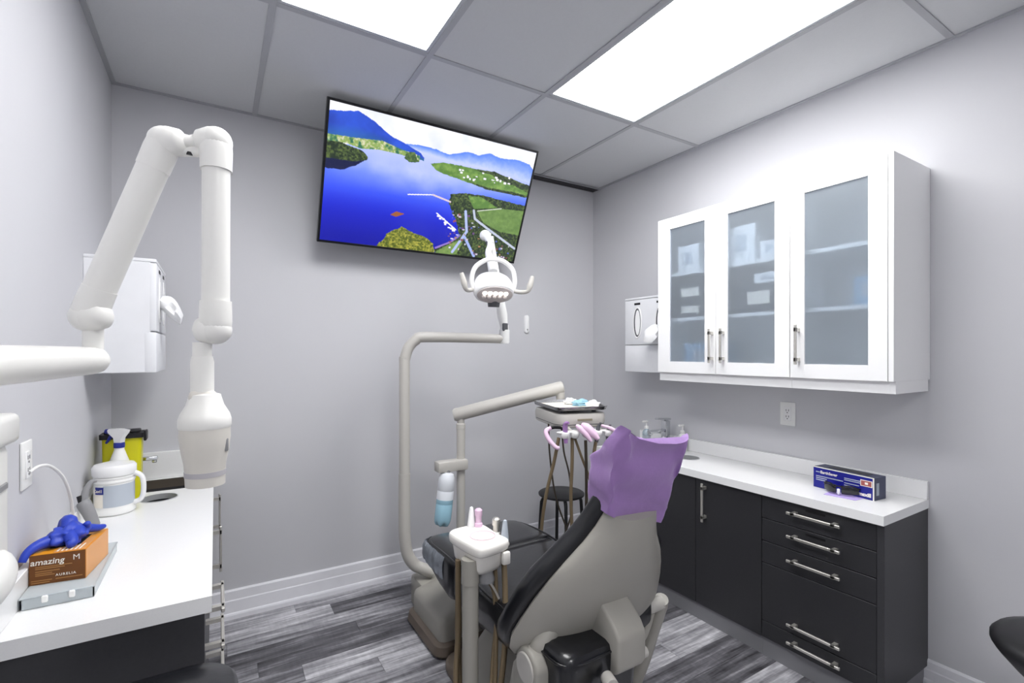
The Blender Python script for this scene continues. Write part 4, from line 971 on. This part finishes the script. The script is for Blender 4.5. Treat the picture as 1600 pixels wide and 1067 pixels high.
MB().cyl(S1_+Vector((.002, -.042, -.045)), S1_+Vector((.003, -.052, -.056)), .0205).build('link_ring', 'grey_dark', t)
Fd = Vector((-.16, -.62, -.77)).normalized(); Rr = Vector((0, 0, 1)).cross(-Fd).normalized(); Uu = (-Fd).cross(Rr).normalized()
LM = Matrix(((Rr.x, Uu.x, -Fd.x), (Rr.y, Uu.y, -Fd.y), (Rr.z, Uu.z, -Fd.z)))
def lpnt(a, b_, c_): return HC+Rr*a+Uu*b_-Fd*c_
rings = []
for sc__, dz in ((.88, -.040), (.96, -.036), (1.0, -.020), (1.0, .0), (.97, .024), (.90, .050), (.74, .074), (.46, .090), (.1, .096)):
    rings.append([lpnt(.106*sc__*math.copysign(abs(math.cos(a))**.85, math.cos(a)), (.066 if dz < 0 else .074)*sc__*math.copysign(abs(math.sin(a))**.85, math.sin(a)), dz) for a in [2*PI*k/36 for k in range(36)]])
hd = MB().ring_loft(rings).build('lamp_head', 'white_gloss', t, sharp=60)
MB().ring_loft([[lpnt(.094*k_*math.cos(a), .056*k_*math.sin(a), dz) for a in [2*PI*k/36 for k in range(36)]] for k_, dz in ((1.0, -.039), (1.0, -.0435), (.96, -.045))]).build('lens_plate', 'lamp_face', hd, t)
for i in range(5):
    for j in range(2):
        c = lpnt(-.056+.028*i, .014-.026*j, -.0455); MB().ell(c, .0115, .0115, .0115, 14).build('led_lens', 'led' if j == 0 else 'lamp_face', hd, t)
c = lpnt(-.012, -.066, -.02); MB().cyl(c, c+Fd*.022-Uu*.022, .034, .030).build('focus_knob', 'grey_dark', t)
pts = [lpnt(-.106, .0, .0), lpnt(-.116, .03, .035), lpnt(-.100, .075, .075), lpnt(-.05, .105, .10), lpnt(0, .112, .105), lpnt(.05, .105, .10), lpnt(.100, .075, .075), lpnt(.116, .03, .035), lpnt(.106, 0, 0)]
MB().tube(pts, [.012]*9, 14, sub=5).build('yoke_hoop', 'white_plastic', t, sharp=70)
for s_ in (-1, 1):
    b_ = HC+Rr*s_*.11; o_ = Rr*s_
    MB().tube([b_+Vector((0, 0, -.005)), b_+o_*.030+Vector((0, -.02, -.012)), b_+o_*.054+Vector((0, -.04, -.008)), b_+o_*.064+Vector((0, -.045, .02)), b_+o_*.078+Vector((0, -.045, .070))], [.011, .011, .011, .016, .010], 12, sub=4).build('grip_handle', 'beige_light', t, sharp=70)

# ------------------------------------------------------------------ delivery unit: post, arm, instrument head, tray
PX, PY = 1.207, 2.544
t = deliv = thing('delivery_unit', 'beige instrument delivery arm with hanging handpieces right of the chair', 'dental unit', (PX, PY, .16))
MB().cyl((PX, PY, .16), (PX, PY, .975), .0245, n=24).build('post', 'beige_light', t)
MB().lathe([(.0245, 0), (.0265, .002), (.0265, .03), (.021, .034), (.021, .06)], (PX, PY, .965), n=24).build('post_collar', 'beige_light', t)
P0 = at(709, 649, 2.80); P1 = at(879, 605, 2.86); dv = (P1-P0).normalized()
MB().tube([P0-dv*.002, P0+dv*.012, P1-dv*.02, P1-dv*.002, P1+dv*.004], [.030, .0385, .0385, .037, .030], 28).build('balance_arm', 'beige_light', t, sharp=50)
cl = MB().rbox(PX-.155, PX+.028, PY-.045, PY+.028, .735, .795, .010, 2).build('bottle_clamp', 'beige_light', t)
DC = Vector((1.620, 2.071, 0)); da = -.262
ex = Vector((math.cos(da), math.sin(da), 0)); ey = Vector((-math.sin(da), math.cos(da), 0))
def dp(a, b_, z): return DC+ex*a+ey*b_+Vector((0, 0, z))
def dring(k, z, hx=.138, hy=.192, r=.06): return [dp(p[0], p[1], z) for p in rrect(0, 0, hx*k, hy*k, r*k)]
def head_loft(levels): return MB().ring_loft([dring(k, z) for k, z in levels])
head_loft([(.93, 1.028), (.985, 1.033), (1.0, 1.043)]).build('head_base', 'beige_light', t)
head_loft([(1.0, 1.047), (1.012, 1.058), (1.012, 1.080), (.985, 1.096), (.95, 1.099)]).build('instrument_head', 'beige_light', t)
head_loft([(.992, 1.042), (.992, 1.048)]).build('head_seam', 'grey_dark', t)
fq = (dp(0, 0, 0), ex, ey, Vector((0, 0, 1)))
obox(fq, -.035, .045, -.1975, -.190, 1.064, 1.074).build('name_plate', mat('plate_brown', '8d8672', .4), t, smooth=False)
MB().cyl((P1.x-.015, P1.y, 1.09), (P1.x-.015, P1.y, P1.z-.03), .026).build('arm_joint', 'beige_light', t)
for a_, b_ in ((-.09, -.12), (.09, -.12), (-.09, .12), (.09, .12)): MB().cyl(dp(a_, b_, 1.098), dp(a_, b_, 1.1135), .012, n=10).build('tray_post', 'grey_dark', t)
MB().tube([dp(-.135, -.218, 1.018), dp(.14, -.218, 1.018)], .006, 10).build('holder_rail', 'nickel', t)
for a_ in (-.08, .08): MB().tube([dp(a_, -.218, 1.018), dp(a_, -.165, 1.036)], .008, 8).build('rail_bracket', 'beige_light', t)
for a_ in (-.115, -.062, .0, .060, .118):
    MB().lathe([(.017, -.016), (.021, -.012), (.021, .012), (.017, .016)], dp(a_, -.226, 1.005), (0, -.25, 1), 20).tube([dp(a_-.015, -.226, 1.014), dp(a_-.045, -.232, 1.018)], [.009, .004], 8).build('holder', 'white_plastic', t, sharp=50)
def handpiece(pts, r, m, name='handpiece'): return MB().tube([dp(*p) for p in pts], r, 12, sub=3).build(name, m, t, sharp=60)
handpiece([(-.112, -.232, .965), (-.114, -.230, 1.005), (-.115, -.228, 1.045), (-.113, -.238, 1.062), (-.108, -.255, 1.066)], [.009, .012, .013, .010, .006], 'violet')
handpiece([(.002, -.275, .975), (-.02, -.26, 1.008), (-.045, -.24, 1.038), (-.058, -.23, 1.050)], [.008, .014, .014, .006], 'pink')
handpiece([(.035, -.285, .985), (.012, -.265, 1.015), (-.012, -.245, 1.040), (-.03, -.23, 1.052)], [.010, .020, .022, .009], 'pink')
handpiece([(.050, -.232, .960), (.056, -.230, 1.0), (.064, -.226, 1.035), (.072, -.238, 1.058)], [.009, .013, .010, .005], 'grey_dark')
handpiece([(.112, -.232, .960), (.116, -.230, .995), (.121, -.226, 1.025), (.126, -.236, 1.045)], [.009, .013, .010, .005], 'grey_dark')
handpiece([(.085, -.215, 1.040), (.12, -.245, 1.030), (.16, -.27, 1.000), (.18, -.28, .985)], [.006, .009, .010, .005], 'pink')
MB().tube([dp(-.10, -.17, 1.030), dp(-.15, -.175, 1.036), dp(-.185, -.185, 1.030)], .008, 10, sub=3).build('handle_stem', 'black', t)
MB().tube([dp(-.175, -.185, 1.034), dp(-.202, -.195, 1.020), dp(-.195, -.215, .985), dp(-.168, -.235, .950), dp(-.150, -.24, .945)], [.010, .0115, .0115, .011, .009], 12, sub=4).build('grip_handle', 'pink', t, sharp=70)
def hose(pix, r, m='hose', end=(1.44, 1.98, .16)):
    pts = [at(x, y, d) for x, y, d in pix]; MB().tube(pts+[pts[-1].lerp(Vector(end), .55)+Vector((0, 0, -.05)), Vector(end)], r, 8, sub=6).build('hose', m, t, sharp=80)
hose([(873, 684, 2.37), (866, 720, 2.38), (853, 775, 2.40), (846, 830, 2.42), (848, 880, 2.42)], .0085)
hose([(894, 684, 2.39), (894, 720, 2.39), (892, 775, 2.40), (893, 835, 2.42), (885, 890, 2.42)], .0085, end=(1.46, 2.0, .15))
hose([(898, 684, 2.39), (908, 712, 2.40), (922, 752, 2.42), (930, 800, 2.43), (915, 870, 2.42)], .0065, end=(1.47, 2.02, .15))
hose([(915, 688, 2.36), (916, 730, 2.37), (916, 790, 2.40), (912, 850, 2.42), (895, 900, 2.42)], .0075, 'hose_dark', end=(1.48, 2.04, .15))
hose([(931, 690, 2.40), (926, 725, 2.40), (924, 770, 2.42), (919, 815, 2.44), (900, 870, 2.44)], .0085, end=(1.49, 2.06, .15))
hose([(950, 690, 2.42), (946, 720, 2.42), (944, 770, 2.43), (935, 830, 2.45), (915, 880, 2.45)], .0085, end=(1.5, 2.08, .15))
hose([(857, 662, 2.45), (859, 710, 2.46), (868, 775, 2.47), (885, 825, 2.48), (896, 860, 2.47)], .0045, 'hose_dark', end=(1.5, 2.1, .2))
hose([(877, 662, 2.45), (881, 705, 2.46), (890, 745, 2.46), (893, 800, 2.47), (876, 850, 2.47)], .0045, 'hose_dark', end=(1.47, 2.1, .2))
# water bottle
BB = Vector((1.112, 2.515, 0)); lean = Vector((-.09, 0, 1)).normalized()
wb = thing('water_bottle', 'water bottle half full of pale blue liquid hanging from the delivery post', 'bottle', (1.085, 2.515, .448))
top = Vector((1.110, 2.515, .735)); ax = Vector((-.105, .0, -1)).normalized()
MB().lathe([(.012, .0), (.020, .002), (.036, .010), (.0445, .028), (.046, .045), (.046, .098), (.0445, .101), (.046, .104), (.046, .15)], top, ax, 32).build('upper_wall', 'bottle_white', wb)
rings = []
for r_, h in ((.046, .149), (.0465, .17), (.045, .173), (.0465, .176), (.0465, .255), (.044, .272), (.036, .284), (.022, .288)):
    u_ = ax.orthogonal().normalized(); q_ = ax.cross(u_); k5 = max(0, (h-.24)/.05)
    rings.append([top+ax*(h+k5*.010*math.cos(5*a))+(u_*math.cos(a)+q_*math.sin(a))*r_*(1+.05*k5*math.cos(5*a)) for a in [2*PI*k/40 for k in range(40)]])
MB().ring_loft(rings).build('liquid_section', 'bottle_blue', wb, sharp=70)
MB().cyl(top-ax*.012, top+ax*.004, .017, n=18).build('cap', 'grey_plastic', wb)
# steel tray with paper and gauze
tt = thing('instrument_tray', 'steel instrument tray lined with white paper on the delivery head', 'tray', (1.62, 2.071, 1.114))
MB().ring_loft([dring(k, z, .142, .197, .04) for k, z in ((.93, 1.114), (.965, 1.116), (1.0, 1.132), (1.01, 1.132), (1.01, 1.134), (.993, 1.134), (.955, 1.1185), (.5, 1.1175))]).build('pan', mat('tray_steel', '9a9a9c', .22, metal=1), tt, sharp=60)
MB().ring_loft([dring(1, z, .118, .172, .03) for z in (1.119, 1.1205)]).build('paper_liner', 'print_white', tt)
for k, (x, y, s1, m_, lab) in enumerate(((1.675, 2.03, .045, 'soap', 'crumpled pale blue wrapper on the instrument tray'), (1.69, 1.955, .038, 'tissue', 'folded white gauze pad at the near side of the instrument tray'), (1.665, 2.115, .035, 'tissue', 'folded white gauze pad at the back of the instrument tray'))):
    bm = bmesh.new(); bmesh.ops.create_icosphere(bm, subdivisions=3, radius=1)
    for v_ in bm.verts:
        p = v_.co.copy(); q = 1+.2*math.sin(6*p.x+k)+.18*math.sin(7*p.y+2*k)+.15*math.sin(9*p.z)
        v_.co = (x+p.x*s1*q, y+p.y*s1*.8*q, max(1.1215, 1.135+p.z*.017*q))
    solo(MB().bm(bm), 'gauze_pad' if m_ == 'tissue' else 'plastic_wrapper', m_ if m_ == 'tissue' else 'bottle_blue', lab, 'gauze' if m_ == 'tissue' else 'wrapper', sharp=40)

# ------------------------------------------------------------------ assistant's unit: cuspidor on a post
t = cus = thing('cuspidor_unit', 'white cuspidor bowl on a beige post left of the chair', 'cuspidor', (.761, 1.527, .04))
PZ = Vector((.761, 1.527, 0))
MB().cyl((PZ.x, PZ.y, .046), (PZ.x, PZ.y, .60), .0285, n=28).build('post', 'beige', t)
MB().lathe([(.0285, -.002), (.031, 0), (.031, .085)], (PZ.x, PZ.y, .600), n=28).build('post_sleeve', 'beige', t)
out = [(.742, 1.668), (.738, 1.64), (.742, 1.58), (.750, 1.52), (.762, 1.475), (.785, 1.462), (.83, 1.466), (.875, 1.478), (.897, 1.492), (.898, 1.515), (.893, 1.56), (.892, 1.62), (.890, 1.668), (.872, 1.690), (.82, 1.696), (.765, 1.688)]
oc = Vector((.818, 1.578, 0)); 
P_, _ = catmull([Vector((x, y, 0)) for x, y in out+[out[0]]], [0]*17, 3); P_ = P_[:-1]
def cring(k, z): return [(oc.x+(p.x-oc.x)*k, oc.y+(p.y-oc.y)*k, z) for p in P_]
MB().ring_loft([cring(.92, .700), cring(.985, .706), cring(1.0, .716), cring(1.0, .726), cring(.98, .734), cring(.94, .7365), cring(.86, .733)]).build('bowl_top', 'bowl_white', t, sharp=60)
MB().ring_loft([cring(.55, .628), cring(.70, .632), cring(.80, .650), cring(.84, .680), cring(.88, .702)]).build('bowl_body', 'bowl_white', t, sharp=60)
dr = Vector((.835, 1.575, .7335))
MB().lathe([(.0435, .0), (.0455, .003), (.047, .003), (.0475, .0)], dr, n=32, cap=False).build('drain_ring', 'porcelain_pink', t)
MB().lathe([(.030, 0), (.030, .012), (.024, .03), (.018, .05)], (.82, 1.52, .595), n=20).build('drain_fitting', 'grey_plastic', t)
def tipper(c, kind, m):
    b_ = Vector(c)
    if kind == 'cone': MB().lathe([(.015, 0), (.014, .02), (.009, .065), (.007, .075), (.002, .078)], b_, (.05, .05, 1), 16).build('suction_tip', m, t)
    else: MB().lathe([(.017, 0), (.016, .014), (.012, .018), (.012, .040), (.015, .044), (.015, .064), (.009, .070)], b_, (.03, .05, 1), 16).build('suction_valve', m, t)
tipper((.842, 1.683, .730), 'cone', 'white_gloss'); tipper((.868, 1.672, .730), 'valve', 'pink'); tipper((.898, 1.585, .715), 'valve', 'nickel'); tipper((.905, 1.535, .712), 'cone', 'print_grey')
MB().rbox(.862, .893, 1.47, 1.49, .655, .700, .006, 2).build('hose_holder', 'bowl_white', t)
MB().rbox(.885, .915, 1.515, 1.61, .700, .714, .004, 2).build('tip_shelf', 'bowl_white', t)
def chose(pts, r, m='hose'): MB().tube(pts, r, 9, sub=6).build('hose', m, t, sharp=80)
chose([(.748, 1.60, .655), (.748, 1.60, .55), (.750, 1.60, .40), (.735, 1.59, .25), (.735, 1.57, .10), (.80, 1.60, .06)], .0105)
chose([(.758, 1.62, .650), (.757, 1.62, .50), (.752, 1.61, .36), (.752, 1.59, .20), (.77, 1.58, .09), (.84, 1.62, .07)], .0105)
chose([(.900, 1.535, .710), (.890, 1.515, .66), (.875, 1.48, .55), (.850, 1.44, .40), (.825, 1.43, .25), (.81, 1.44, .10), (.86, 1.5, .06)], .0105)
chose([(.872, 1.55, .640), (.865, 1.53, .58), (.845, 1.49, .48), (.825, 1.46, .34), (.815, 1.45, .2), (.83, 1.47, .08)], .008)
chose([(.825, 1.52, .60), (.845, 1.51, .55), (.842, 1.49, .45), (.818, 1.47, .33), (.805, 1.46, .18), (.82, 1.48, .07)], .007)
chose([(.815, 1.50, .61), (.835, 1.49, .575), (.85, 1.48, .54)], .004, 'nickel')
